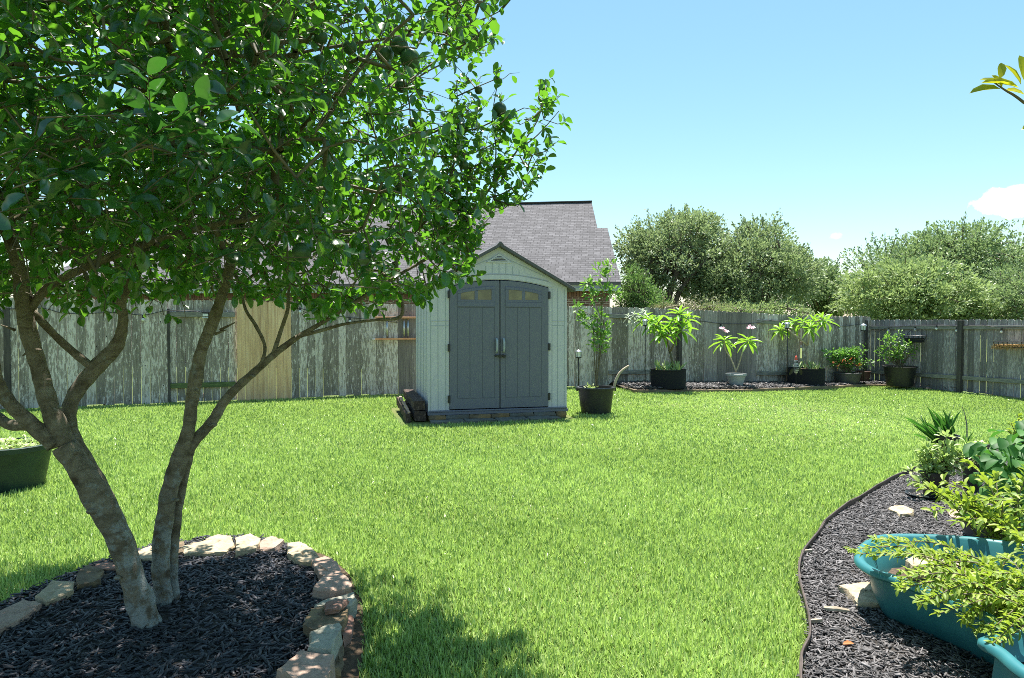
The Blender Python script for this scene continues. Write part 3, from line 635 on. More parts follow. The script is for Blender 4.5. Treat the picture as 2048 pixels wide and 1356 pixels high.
        mid = (ia+ib)/2; m.prism([(mid-.025, wz0), (mid+.025, wz0), (mid+.025, tops(mid)), (mid-.025, tops(mid))], X, Z, SP(0, -.034, 0), .0115, Y)
        k = np.linspace(ia, ib, 9)
        for q in range(8): m.prism([(k[q], tops(k[q])), (k[q+1], tops(k[q+1])), (k[q+1], tops(k[q+1])+.045), (k[q], tops(k[q])+.045)], X, Z, SP(0, -.0345, 0), .012, Y)
        seg(ia, ib, wz0-.0035, wz0+.03, .0335)
        m.build('window_frame', MAT['shed_trim'], d, bevel=.003, segs=1)
        for (wa, wb) in ((ia+.05, mid-.025), (mid+.025, ib-.05)):
            m = MB(); kk = np.linspace(wa, wb, 5); m.prism([(wa, wz0+.03)]+[(wb, wz0+.03)]+[(x, tops(x)) for x in reversed(kk)], X, Z, SP(0, -.026, 0), .0035, Y)
            m.build('window_pane', PANE, d)
        m = MB()
        for fx in (.0, 1/3, 2/3, 1.): xx = ia+(ib-ia)*fx; m.box(SP(xx, -.0225, (1.70+.34)/2), (.007, .002, 1.70-.34), RM)
        m.box(SP((ia+ib)/2, -.0225, .335), (ib-ia, .002, .007), RM); m.box(SP((ia+ib)/2, -.0225, 1.705), (ib-ia, .002, .007), RM)
        m.build('door_groove', GROOVE, d)
        hx = xm-.055 if side < 0 else xm+.055
        m = MB(); pts = [SP(hx, -.024, 1.03), SP(hx, -.06, 1.06), SP(hx, -.07, 1.13), SP(hx, -.06, 1.20), SP(hx, -.024, 1.23)]; m.tube(curve(pts, 4), .018, 8); m.build('handle', MAT['handle'], d, smooth=True)
        for hz in (1.90, 1.10, .33):
            m = MB(); ex = a_-.012 if side < 0 else b_+.012; m.box(SP(ex, -.02, hz), (.035, .03, .11), RM); m.build('hinge', MAT['black_metal'], d, bevel=.003)
    m = MB(); m.beam(SP(xm-.09, -.045, .975), SP(xm+.09, -.045, .975), .015, .018); m.box(SP(xm-.005, -.06, .97), (.035, .02, .05), RM); m.box(SP(xm+.06, -.05, .965), (.04, .02, .04), RM)
    m.box(SP(xm-.07, -.03, .975), (.02, .02, .035), RM); m.box(SP(xm+.045, -.03, .975), (.02, .02, .035), RM)
    m.build('latch', MAT['black_metal'], root, bevel=.003)
    m = MB(); m.box(SP(xm, .012, 1.13), (.03, .05, 1.9), RM); m.build('door_gap', MAT['black_metal'], root)
    m = MB(); m.box(SP(SW/2, SD/2-.015, SB-.0225), (SW+.02, SD+.05, .045), RM); m.box(SP(SW/2, -.025, SB+.012), (SW-.02, .05, .022), RM); m.build('floor_sill', MAT['shed_trim'], root, bevel=.004)
PANE = pmat('shed_pane', [(.35, (.12, .11, .06)), (.7, (.24, .21, .12))], sc=5, rough=.12, bst=0)
GROOVE = pmat('door_groove_shade', [(.3, (.085, .088, .115)), (.7, (.105, .108, .135))], sc=20, rough=.7, bst=0)
shed()
# rocks: irregular slabs from an outline
def rock(name, poly, ztop, zbot, mat, label, cat='stone', group=None, seed=0, bulge=.003, spread=.006):
    rs = random.Random(seed); c = sum((Vector((p.x, p.y, 0)) for p in poly), Vector())/len(poly)
    bm = bmesh.new(); P = []
    m = len(poly)
    for i in range(m):
        a, b2 = poly[i], poly[(i+1) % m]; a = Vector((a.x, a.y, 0)); b2 = Vector((b2.x, b2.y, 0)); P.append(a)
        if (b2-a).length > .09: P.append((a+b2)/2+Vector((rs.uniform(-1, 1), rs.uniform(-1, 1), 0))*.008)
    m = len(P)
    def ring(s, z, j): return [bm.verts.new((c.x+(p.x-c.x)*s+rs.uniform(-j, j), c.y+(p.y-c.y)*s+rs.uniform(-j, j), z+rs.uniform(-j, j))) for p in P]
    r0 = ring(.93, zbot, .004); r1 = ring(1.0+spread/ max(.05, .2), zbot+(ztop-zbot)*.5, .008); r2 = ring(1.0, ztop-.007, .003); r3 = ring(.965, ztop, .002); r4 = ring(.5, ztop+bulge*.5, .006)
    cv = bm.verts.new((c.x, c.y, ztop+bulge)); cb = bm.verts.new((c.x, c.y, zbot))
    for A, B in ((r0, r1), (r1, r2), (r2, r3), (r3, r4)):
        for i in range(m): bm.faces.new((A[i], A[(i+1) % m], B[(i+1) % m], B[i]))
    for i in range(m): bm.faces.new((r4[i], r4[(i+1) % m], cv)); bm.faces.new((r0[(i+1) % m], r0[i], cb))
    bmesh.ops.subdivide_edges(bm, edges=[e for e in bm.edges if e.calc_length() > .03], cuts=1, use_grid_fill=True)
    bmesh.ops.subdivide_edges(bm, edges=[e for e in bm.edges if e.calc_length() > .025], cuts=1, use_grid_fill=True)
    for v in bm.verts:
        n = mnoise.noise_vector(v.co*11+Vector((seed, 0, 0)))*.007+mnoise.noise_vector(v.co*45)*.005
        k = mnoise.noise(Vector((v.co.x*5, v.co.y*5, seed+v.co.z*30)))
        up_ = v.co.z > zbot+.5*(ztop-zbot); v.co += Vector((n.x, n.y, n.z*(.35 if up_ else .7)+(.007 if k > .1 else 0)*up_))
    bmesh.ops.triangulate(bm, faces=bm.faces)
    bmesh.ops.recalc_face_normals(bm, faces=bm.faces); me = bpy.data.meshes.new(name); bm.to_mesh(me); bm.free()
    me.polygons.foreach_set('use_smooth', [True]*len(me.polygons)); me.set_sharp_from_angle(angle=R(22))
    o = link(name, me, mat, None, (c.x, c.y, zbot)); tag(o, label, cat, group); return o
z2 = lambda pts: [(x/1.994, 676+y/1.994) for x, y in pts]
lz = lambda pts: [(500+x/4.292, 1040+y/4.292) for x, y in pts]
ring_stones = [
 (z2([(725, 828), (800, 812), (870, 785), (925, 792), (935, 830), (900, 850), (800, 856), (735, 856)]), .10, 'tan', 'wide pale tan stone at the far side of the ring, right of the trunks'),
 (z2([(938, 800), (1000, 780), (1036, 800), (1022, 832), (940, 850)]), .11, 'tan', 'cream stone at the far side of the ring, between wide tan and peach stones'),
 (z2([(1042, 806), (1085, 788), (1132, 808), (1095, 840), (1035, 842)]), .10, 'pink', 'peach coloured pointed stone beside the shade dappled ones on the far right'),
 (lz([(320, 195), (430, 180), (540, 240), (590, 310), (520, 352), (400, 340), (318, 290)]), .11, 'tan', 'dappled tan stone at the far right bend of the ring'),
 (lz([(530, 345), (650, 300), (740, 350), (770, 410), (840, 490), (865, 560), (680, 612), (540, 600), (630, 480), (575, 430)]), .12, 'pink', 'largest pinkish stone with a notch, on the right side of the ring'),
 (lz([(550, 738), (700, 662), (900, 618), (918, 690), (855, 730), (700, 745)]), .10, 'grey', 'flat grey stone tucked behind the brown boulder on the right side'),
 (lz([(520, 770), (640, 738), (830, 730), (840, 780), (800, 870), (680, 930), (520, 935), (462, 900)]), .12, 'dark', 'rounded brown boulder carrying a small red slab'),
 (lz([(520, 950), (760, 892), (792, 922), (690, 1112), (490, 1112)]), .15, 'grey', 'pale grey square stone tilted on the right side, behind the front pink slab'),
 (lz([(240, 1270), (430, 1130), (720, 1155), (690, 1300), (640, 1390), (400, 1400)]), .15, 'pink', 'broad pink brown slab nearest the camera'),
]
for i, (pp, zt, mt, lab) in enumerate(ring_stones):
    rock('edging_stone', [PZ(u, v, zt) for u, v in pp], zt, .0, MAT['stone_'+mt], lab, group='stones ringing the citrus bed', seed=i+1)
rock('edging_stone', [PZ(u, v, .135) for u, v in lz([(650, 745), (760, 708), (842, 722), (770, 790), (640, 812)])], .15, .128, MAT['stone_red'], 'small thin red slab lying on the brown boulder', group='stones ringing the citrus bed', seed=21)
for i, (pp, zt, mt, lab) in enumerate([
 (lz([(735, 1060), (805, 1045), (795, 1160), (770, 1260), (705, 1290), (700, 1160)]), .07, 'dark', 'low brown stone half under the pale grey square one, on its lawn side'),
 (lz([(825, 815), (885, 835), (870, 960), (800, 1010), (785, 940)]), .07, 'stone', 'low reddish stone on the lawn side of the brown boulder'),
 (z2([(545, 850), (600, 832), (640, 850), (600, 885), (560, 880)]), .09, 'tan', 'yellowish stone seen between the two citrus trunks'),
 (z2([(352, 903), (400, 882), (462, 888), (470, 925), (380, 930)]), .08, 'red', 'reddish stone just left of the leaning trunk'),
 (z2([(308, 935), (350, 908), (415, 925), (400, 965), (306, 985)]), .10, 'dark', 'dark tan block at the left of the ring, before the reddish stone'),
 (z2([(137, 1032), (210, 970), (298, 976), (295, 1010), (185, 1053)]), .10, 'tan', 'long tan wedge stone on the left side of the ring'),
 (z2([(-40, 1105), (95, 1040), (170, 1060), (130, 1092), (0, 1160), (-60, 1190)]), .10, 'pink', 'leftmost pinkish stone of the ring, cut by the picture edge'),
 (z2([(700, 818), (735, 815), (738, 852), (705, 866)]), .09, 'dark', 'dark brown small stone right against the far trunk')]):
    mt = {'stone': 'stone_red'}.get(mt, 'stone_'+mt); rock('edging_stone', [PZ(u, v, zt) for u, v in pp], zt, 0, MAT[mt], lab, group='stones ringing the citrus bed', seed=40+i)
# stones in the right bed
for i, (pp, zt, mt, lab, cat) in enumerate([
 ([(1776, 1016), (1790, 1011), (1806, 1010), (1828, 1019), (1824, 1028), (1800, 1030)], .06, 'tan', 'flat pale tan stone alone on the mulch of the right bed', 'stone'),
 ([(1832, 990), (1843, 985), (1856, 990), (1856, 998), (1840, 999)], .05, 'tan', 'small pale stone beside the black saucer under the variegated bush', 'stone'),
 ([(1895, 1022), (1910, 1019), (1927, 1024), (1926, 1034), (1910, 1037), (1900, 1032)], .05, 'pink', 'small peach stone near the pot behind the teal tub', 'stone'),
 ([(1676, 1172), (1712, 1166), (1735, 1162), (1770, 1180), (1778, 1205), (1735, 1205), (1716, 1204), (1705, 1190)], .07, 'tan', 'large flat tan stone half under the rim of the teal tub', 'stone')]):
    rock('flat_stone', [PZ(u, v, zt) for u, v in pp], zt, .0, MAT['stone_'+mt], lab, cat, 'loose stones in the right bed', seed=60+i)
# stone footing and pavers under the shed
def footing():
    xs = [0, .26, .62, .95, 1.24, 1.62, 1.98, 2.15]; names = ['dark flat', 'brown mottled', 'yellow brown', 'rust edged', 'long grey', 'thin grey', 'brown right hand']
    for i in range(7):
        p = [SP(xs[i]+.006, -.03-random.uniform(0, .03), 0), SP(xs[i+1]-.006, -.03-random.uniform(0, .03), 0), SP(xs[i+1]-.006, .35, 0), SP(xs[i]+.006, .35, 0)]
        rock('footing_stone', p, SB-.05, -.01, MAT[['stone_dark', 'paver', 'stone_dark', 'stone_dark', 'paver', 'paver', 'stone_dark'][i]],
             names[i]+' stone under the shed doors, '+['first', 'second', 'third', 'fourth', 'fifth', 'sixth', 'seventh'][i]+' from the left', 'stone', 'stones under the shed front', seed=80+i, bulge=.0)
    ys = [('first', .02, .5), ('second', .52, .98), ('third', 1.0, 1.48), ('fourth', 1.5, 1.98)]
    for i, (nm, a, b) in enumerate(ys):
        p = [SP(a, -.32, 0), SP(b, -.30, 0), SP(b-.02, -.07, 0), SP(a, -.07, 0)]
        rock('paving_slab', p, .035, -.02, MAT['paver'], nm+' grey paving slab from the left in front of the shed', 'paving slab', 'paving slabs before the shed', seed=95+i, bulge=0)
footing()
# timbers by the shed
def timber(name, a, b, w, h, label, mat, seedv):
    a = Vector(a); b = Vector(b); x = (b-a).normalized(); y = Vector((0, 0, 1)).cross(x).normalized(); n = 26; k = 8; m = MB(); vs = []
    sq = [(-.5, -.42), (-.42, -.5), (.42, -.5), (.5, -.42), (.5, .42), (.42, .5), (-.42, .5), (-.5, .42)]
    for i in range(n+1):
        p = a.lerp(b, i/n)
        for q, (u, v) in enumerate(sq):
            pp = p+y*u*w+Vector((0, 0, v*h)); nn = mnoise.noise(Vector((pp.x*9+seedv, pp.y*9, pp.z*14)))*.014; vs.append(pp+y*u*nn*2+Vector((0, 0, v*nn*2)))
    fs = [(i*8+q, i*8+(q+1) % 8, (i+1)*8+(q+1) % 8, (i+1)*8+q) for i in range(n) for q in range(8)]+[tuple(range(8))[::-1], tuple(n*8+q for q in range(8))]
    m.add(vs, fs); o = m.build(name, mat, None, a); tag(o, label, 'timber', 'old timbers along the shed wall')
timber('landscape_timber', SP(-.12, -.02, .09), SP(-.12, 1.55, .09), .17, .14, 'lower black weathered timber against the left wall of the shed, under another one', MAT['timber'], 0)
timber('landscape_timber', SP(-.13, .0, .24), SP(-.13, 1.62, .26), .17, .14, 'upper black cracked timber lying on another one beside the shed', MAT['timber'], 5)
timber('landscape_timber', SP(-.30, -.05, .07), SP(-.31, 1.45, .16), .07, .13, 'thin reddish plank leaning outermost of the timbers beside the shed', MAT['timber'], 9)
timber('landscape_timber', SP(-.285, -.03, .150), SP(-.295, 1.42, .24), .035, .02, 'narrow bare orange wood strip on the outermost plank beside the shed', MAT['wood_raw'], 13)
# ladder on the fence
def ladder():
    P = lambda u, v, o: LPX(u, v, o)
    root = empty('ladder', P(790, 678, .12), 'orange side rails and silver rungs of a ladder hung sideways on the back fence', 'ladder')
    ue = 900
    for v0, v1, ua in ((635, 632.5, 750), (678, 676, 750)):
        a = P(ua, v0, .13); b = P(ue, v1+1, .13); b.z = a.z+.0; m = MB(); m.beam(a, b, .07, .035); m.build('side_rail', MAT['orange'], root, bevel=.004)
    a = P(744, 678, .13); m = MB(); m.beam(a, a+Vector((*FD, 0))*.13, .06, .03); m.build('foot', MAT['silver'], root, bevel=.004)
    zt, zb = P(770, 635, .13).z, P(770, 678, .13).z
    for u in (774, 808, 816, 842, 870):
        p = P(u, 650, .13); m = MB(); m.tube([(p.x, p.y, zb+.018), (p.x, p.y, zt-.018)], .016, 10); m.build('rung', MAT['silver'], root, smooth=True)
ladder()
# back bed timber border
def bedborder():
    pts = backedge; labs = ['short angled timber at the left end of the fence bed', 'longest timber edging the fence bed, from the black fabric planter to the grey pot', 'timber edging the fence bed in front of the red flowering bush', 'timber edging the fence bed below the dark side fence']
    for i in range(4):
        a, b = pts[i], pts[i+1]; d = (b-a).normalized(); a2, b2 = a+d*.01+Vector((0, 0, .035)), b-d*.01+Vector((0, 0, .035)); m = MB(); m.cur = random.random(); n = 12
        y = Vector((0, 0, 1)).cross(d).normalized(); vs = []
        for k in range(n+1):
            p = a2.lerp(b2, k/n)
            for (q, w) in ((-.5, -.5), (.5, -.5), (.5, .5), (-.5, .5)): vs.append(p+y*q*.085*(1+.08*random.uniform(-1, 1))+Vector((0, 0, w*.085*(1+.10*random.uniform(-1, 1)))))
        m.add(vs, [(k*4+q, k*4+(q+1) % 4, (k+1)*4+(q+1) % 4, (k+1)*4+q) for k in range(n) for q in range(4)]+[(3, 2, 1, 0), tuple(n*4+q for q in range(4))])
        tag(m.build('border_timber', MAT['bed_timber'], None, a, bevel=.008), labs[i], 'timber', 'timbers edging the fence bed')
    # strip of old timber continuing below the side fence
    a = G(1925, 779); b = RP(sR(2060), .25, 0); m = MB(); m.beam(a+Vector((.06, -.06, .01)), b+Vector((0, 0, .01)), .08, .06); tag(m.build('border_timber', MAT['bed_timber'], None, a, bevel=.008), 'sunken timber running along the foot of the side fence', 'timber', 'timbers edging the fence bed')
bedborder()
def edging():
    pts = curve([p+Vector((0, 0, 0)) for p in edgeR], 6); m = MB(); n = len(pts); vs = []
    for i, p in enumerate(pts):
        t = (pts[min(i+1, n-1)]-pts[max(i-1, 0)]).normalized(); y = Vector((0, 0, 1)).cross(t).normalized(); h = .075+.012*mnoise.noise(p*3)
        wv = .01*mnoise.noise(p*5)
        for s, z in ((-.5, -.02), (.5, -.02), (.5, h), (-.5, h)): vs.append(p+y*(s*.007+wv)+Vector((0, 0, z)))
        # rolled lip
    m.add(vs, [(k*4+q, k*4+(q+1) % 4, (k+1)*4+(q+1) % 4, (k+1)*4+q) for k in range(n-1) for q in range(4)]+[(3, 2, 1, 0), tuple((n-1)*4+q for q in range(4))])
    o = m.build('lawn_edging', MAT['edging'], None, pts[0]); tag(o, 'thin brown plastic edging strip curving between lawn and right bed', 'edging')
    m = MB(); m.tube([p+Vector((0, 0, .075+.012*mnoise.noise(p*3))) for p in pts], .006, 6); m.build('lip', MAT['edging'], o)
    for (u, v) in ((1607, 1121), (1622, 1266)):
        p = G(u, v); s = MB(); s.box(p+Vector((.02, 0, .06)), (.07, .012, .015), Matrix.Rotation(.2, 3, 'Z')); s.build('stake', MAT['stick'], o)
edging()
# ---------------------------------------------------------------- house beyond the fence
def house():
    th = R(8); L = Vector((-math.cos(th), math.sin(th), 0)); Bk = Vector((math.sin(th), math.cos(th), 0)); E = PY(1242, 565, 21.7)
    sl = math.tan(R(35)); n = (Vector((0, 0, 1))-Bk*sl).normalized()
    def hit(u, v):
        d = pdir(u, v); o = Vector((0, 0, CAMZ)); t = (E-o).dot(n)/d.dot(n); return o+d*t
    root = empty('brick_house', (E.x-5, E.y+4, 0), 'brick house with steep grey shingled roof rising behind the shed', 'house')
    e0 = E; r1 = hit(1215, 457); r2 = hit(1195, 457); r3 = hit(1183, 404)
    def uvp(p): q = p-E; return (-q.dot(L)+50, (q.z)/math.sin(R(35)))
    ln = 21; e1 = E+L*ln; top = r3+L*(ln-5.5)
    poly = [e0, r1, r2, r3, top, e1]
    m = MB(); up = n*.03; vs = [p+up for p in poly]+[p-n*.12 for p in poly]; k = len(poly)
    m.add(vs, [tuple(range(k))], [[uvp(p) for p in poly]]); m.add(vs, [tuple(range(2*k-1, k-1, -1))]+[(i, k+i, k+(i+1) % k, (i+1) % k) for i in range(k)])
    # back slope mirrored about the ridge
    def mir(p): dd = (p-r3).dot(Bk); return p-Bk*2*dd
    vs2 = [mir(p)+Vector((0, 0, .02)) for p in poly]; m.add(vs2, [tuple(range(k))], [[uvp(p) for p in poly]])
    rf = m.build('roof', MAT['shingle'], root)
    m = MB(); m.beam(r3+up*.8+L*-.02, top+up*.8, .26, .03); m.build('ridge_cap', MAT['shed_roof'], rf)
    m = MB(); m.beam(e0-n*.10+Vector((0, 0, -.075))+Bk*-.01, e1-n*.10+Vector((0, 0, -.075))-Bk*.01, .03, .19); 
    m.build('fascia', MAT['fascia'], root)
    m = MB(); m.beam(e0+Vector((0, 0, -.03))-Bk*.06, e1+Vector((0, 0, -.03))-Bk*.06, .09, .07); m.build('gutter', MAT['shed_roof'], root)
    m = MB(); m.beam(e0+Bk*.25+Vector((0, 0, -.17)), e1+Bk*.25+Vector((0, 0, -.17)), .55, .02); m.build('soffit', MAT['fascia'], root)
    # walls
    H = E.z-.18; a = E+Bk*.5+L*.35; a.z = 0; b = a+L*(ln-1)
    dpt = (r3-E).dot(Bk)*2-1.0
    m = MB(); hs = H
    def wall(p, q, h0, h1):
        l = (q-p).length; m.add([p+Vector((0, 0, -.5)), q+Vector((0, 0, -.5)), q+Vector((0, 0, h1)), p+Vector((0, 0, h0))], [(0, 1, 2, 3)], [[(0, 0), (l, 0), (l, h1+.5), (0, h0+.5)]])
    wall(a, b, hs, hs); c = a+Bk*dpt; wall(c, b+Bk*dpt, hs, hs); wall(b, b+Bk*dpt, hs, hs)
    mid = a+Bk*(dpt/2); gh = r3.z-.5
    m.add([a+Vector((0, 0, -.5)), c+Vector((0, 0, -.5)), c+Vector((0, 0, hs)), mid+Vector((0, 0, gh)), a+Vector((0, 0, hs))], [(0, 1, 2, 3, 4)], [[(0, 0), (dpt, 0), (dpt, hs+.5), (dpt/2, gh+.5), (0, hs+.5)]])
    m.build('wall', MAT['brick'], root)
    # soldier course: upright bricks under the soffit
    m = MB(); q = a-Bk*.02
    nb = int((ln-1)/.087)
    for i in range(nb):
        m.cur = random.random(); p = q+L*(i*.087+.04); m.box(p+Vector((0, 0, H-.13)), (.074, .04, .22), Matrix((L, Bk, Vector((0, 0, 1)))).transposed())
    sc = m.build('soldier_course', pmat('soldier_brick', [(.3, (.13, .062, .05)), (.7, (.22, .125, .10))], sc=4, rough=.9, bst=.3, var=.3), root)
    # left wing, lower roof and window seen under the citrus crown
    p0 = E+L*12.2-Bk*1.4; m = MB()
    return root
house()
def far_house():
    root = empty('far_house', (19, 46, 0), 'distant pinkish hip roof between the far trees just above the fence', 'house')
    a = PY(1608, 632, 44); b = PY(1682, 632, 44); t = PY(1640, 609, 46); a.z = b.z = 1.75; m = MB()
    c, d = a+Vector((0, 7, 0)), b+Vector((0, 7, 0)); t1 = t+Vector((-.6, 1, 0)); t2 = t+Vector((.6, 1, 0))
    m.add([a, b, d, c, t1, t2], [(0, 1, 5, 4), (1, 2, 5), (2, 3, 4, 5), (3, 0, 4)]); m.build('roof', pmat('pink_roof', [(.3, (.40, .30, .27)), (.7, (.52, .41, .37))], sc=5, rough=.9, bst=0), root)
    m = MB(); m.box(((a.x+b.x)/2, a.y+3.5, .6), (b.x-a.x-.6, 6, 2.3)); m.build('wall', MAT['brick'], root)
far_house()
# ---------------------------------------------------------------- trees beyond the fence
def bg_tree(pos, blobs, n, lsize, mat, label, trunks, seed, barkm='bark_grey', group='trees beyond the fence', clump=.5, name='oak_tree', shoots=40, flat=.75):
    """blobs: list of (center, radii); leaves gathered in clumps set through the blobs, twiggy shoots at the outline"""
    rg = np.random.default_rng(seed); rs = random.Random(seed); root = empty(name, pos, label, 'tree' if 'shrub' not in name else 'shrub', group)
    vol = np.array([b[1][0]*b[1][1]*b[1][2] for b in blobs])**.75; vol /= vol.sum(); P = []; Dd = []; Cn = []
    nc = int(n*1.45/70); which = rg.choice(len(blobs), nc, p=vol)
    cc = []; 
    for w in which:
        c, r = blobs[w]; d = rg.normal(size=3); d /= np.linalg.norm(d); k = rg.uniform(.2, 1.25)**.5
        cc.append(np.array(c)+d*np.array(r)*k)
    cc = np.array(cc); ctr = np.array(blobs[0][0])
    per = rg.integers(45, 95, nc)
    for c, k, w in zip(cc, per, which):
        s = clump*rg.uniform(.4, 1.35); dv = rg.normal(size=(k, 3)); dv /= np.linalg.norm(dv, axis=1, keepdims=True)
        q = c+dv*s*np.array([1, 1, flat])*rg.uniform(.25, 1, (k, 1))**.5; P.append(q)
        out = (c-np.array(blobs[w][0])); out = out/ (np.linalg.norm(out)+1e-6); Dd.append(dv*.8+out*.5+np.array([0, 0, .25])+rg.normal(size=(k, 3))*.35)
    # shoots
    tw = MB()
    for _ in range(shoots):
        w = rg.choice(len(blobs), p=vol); c, r = blobs[w]; d = rg.normal(size=3); d[2] = abs(d[2])*.8+.15; d /= np.linalg.norm(d); p0 = np.array(c)+d*np.array(r)*.85; dr = d+np.array([0, 0, .6])+rg.normal(size=3)*.25; dr /= np.linalg.norm(dr); Ls = rg.uniform(.5, 1.25)*clump*1.6
        k = int(26*Ls/clump/1.6)+8; t = rg.uniform(0, 1, (k, 1)); P.append(p0+dr*t*Ls+rg.normal(size=(k, 3))*.07*(1.3-t)*clump*2); Dd.append(np.repeat(dr[None], k, 0)+rg.normal(size=(k, 3))*.7)
        tw.tube([p0-dr*.4*Ls, p0+dr*Ls*.5, p0+dr*Ls], [.02, .012, .004], 3)
    P = np.concatenate(P); Dd = np.concatenate(Dd); k = len(P); L_ = rg.uniform(.6, 1.3, k)*lsize*.84
    cr = scatter('crown', cheap_leaf(1.), P, Dd+1e-3, rg.normal(size=(k, 3))+np.array([0, 0, .6]), L_, L_*rg.uniform(.38, .6, k), rg.random(k), mat, root)
    m = MB()
    for tp in trunks: m.tube(curve(tp[0], 4), list(np.linspace(tp[1], tp[2], (len(tp[0])-1)*4+1)), 8, jit=.2)
    # limbs into the crown
    for q in cc[rg.choice(len(cc), min(len(cc), 42), replace=False)]:
        tp = trunks[rs.randrange(len(trunks))][0]; s = Vector(tp[-1]) if rs.random() < .6 else Vector(tp[-2]); e = Vector(q); mid = s.lerp(e, .5)+Vector((0, 0, .12*(e-s).length))
        m.tube([s, mid, e], [.06, .035, .012], 5)
    m.v += []; o = m.build('trunk', MAT[barkm], root, smooth=True)
    if tw.v: tw.build('twig', MAT[barkm], cr)
    return root
MAT['bark_grey'] = pmat('oak_bark', [(.3, (.06, .045, .035)), (.7, (.22, .17, .13))], (1, 1, .3), 12, .95, .6, .02)
def B(u, v, Y, ru, rvv, ry=None):
    c = PY(u, v, Y); return ((c.x, c.y, c.z), (ru/F*Y, (ry if ry else ru/F*Y), rvv/F*Y))
def TK(us, Y): return [tuple(PY(u, v, Y)) if v < 640 else (PY(u, v, Y).x, Y, -.3) for u, v in us]
bg_tree((4.6, 27, 0), [B(1350, 520, 27, 100, 82, 2.2), B(1300, 530, 27, 55, 70, 1.6), B(1400, 490, 27.5, 55, 52, 1.6), B(1430, 570, 27, 60, 55, 1.6), B(1290, 490, 27, 44, 36, 1), B(1360, 462, 27, 60, 30, 1.2)],
        26000, .14, MAT['oak_leaf'], 'loose grey green oak with leaning twin trunks, right beside the brick house', [(TK([(1330, 700), (1336, 600), (1352, 550), (1362, 500)], 26.2), .17, .08), (TK([(1345, 700), (1350, 612), (1372, 566), (1412, 520)], 26.2), .12, .06), (TK([(1325, 700), (1322, 610), (1312, 570), (1300, 520)], 26.2), .09, .05)], 11, clump=.42, shoots=90)
bg_tree((9.3, 26, 0), [B(1510, 550, 26, 90, 82, 2.2), B(1520, 490, 26, 40, 44, 1), B(1570, 560, 26, 52, 58, 1.5), B(1460, 580, 26, 62, 52, 1.5), B(1528, 470, 26, 14, 22, .5)],
        22000, .14, MAT['oak_leaf'], 'grey green oak with one tall feathery top, in the middle between two other trees', [(TK([(1480, 700), (1485, 620), (1500, 570), (1515, 520)], 25.4), .15, .07), (TK([(1500, 700), (1510, 625), (1545, 590), (1570, 550)], 25.4), .10, .05)], 12, clump=.40, shoots=80)
bg_tree((13.5, 31, 0), [B(1640, 585, 31, 56, 52, 1.8), B(1625, 560, 31, 34, 34, 1.2), B(1668, 600, 31, 32, 34, 1.2)], 11000, .15, MAT['oak_leaf3'], 'low dark green distant tree in the dip between the two tree groups',
        [(TK([(1640, 700), (1642, 630), (1645, 590)], 31), .12, .06)], 13, clump=.42, shoots=30)
bg_tree((17, 28, 0), [B(1930, 540, 28, 105, 80, 2.8), B(1850, 545, 28, 85, 68, 2.2), B(1770, 560, 28, 64, 68, 2), B(1925, 490, 28, 62, 36, 1.6), B(2010, 560, 28, 80, 60, 2), B(2100, 560, 28, 90, 70, 2)],
        34000, .15, MAT['oak_leaf3'], 'broad domed tree at right, tallest above the side fence', [(TK([(1930, 700), (1930, 620), (1925, 560), (1920, 520)], 28), .2, .09)], 14, clump=.5, shoots=90)
bg_tree((13.5, 24.5, 0), [B(1815, 590, 24.5, 105, 62, 2.2), B(1760, 600, 24.5, 70, 52, 1.6), B(1880, 610, 24.5, 75, 52, 1.6), B(1940, 630, 24.5, 50, 40, 1.3), B(1820, 555, 24.5, 55, 32, 1.2)],
        26000, .15, MAT['oak_leaf2'], 'yellow green layered tree low in front of the broad domed one', [(TK([(1830, 700), (1832, 640), (1830, 600)], 24.5), .15, .08)], 15, clump=.5, shoots=50, flat=.4)
bg_tree((18.2, 24, 0), [B(2040, 600, 24, 70, 58, 1.6), B(1990, 625, 24, 50, 42, 1.2), B(2100, 590, 24, 60, 70, 1.5)], 14000, .12, MAT['oak_leaf3'], 'dense dark tree cut by the right picture edge', [(TK([(2050, 700), (2050, 640), (2045, 600)], 24), .14, .07)], 16, clump=.4, shoots=25)
bg_tree((4.2, 22.3, 0), [B(1275, 596, 23.8, 30, 56, .7), B(1296, 615, 23.8, 36, 34, .7), B(1266, 560, 23.8, 17, 30, .4), B(1252, 612, 23.8, 22, 34, .5)], 9500, .085, MAT['garden_leaf'], 'fresh green shrub growing against the right end of the brick house', [(TK([(1272, 700), (1272, 640), (1271, 600)], 23.8), .05, .03)], 17, clump=.22, name='garden_shrub', shoots=50)
bg_tree((7, 23, 0), [B(1395, 628, 23, 60, 28, .8), B(1340, 634, 23, 50, 22, .7)], 5000, .08, leafmat('dusty_leaf', (.14, .15, .08), (.42, .40, .26), (.35, .4, .15), .6, .25), 'dusty pale bush low behind the fence under the oak beside the house', [(TK([(1395, 700), (1395, 640), (1390, 625)], 23), .04, .02)], 18, clump=.25, name='garden_shrub', shoots=3)
bg_tree((9.3, 23.2, 0), [B(1500, 632, 23.2, 75, 28, .8), B(1440, 634, 23.2, 40, 26, .7), B(1570, 634, 23.2, 45, 24, .7)], 8000, .09, MAT['oak_leaf2'], 'olive yellow bush low behind the fence below the feathery topped oak', [(TK([(1500, 700), (1500, 640), (1500, 625)], 23.2), .04, .02)], 19, clump=.28, name='garden_shrub', shoots=20)
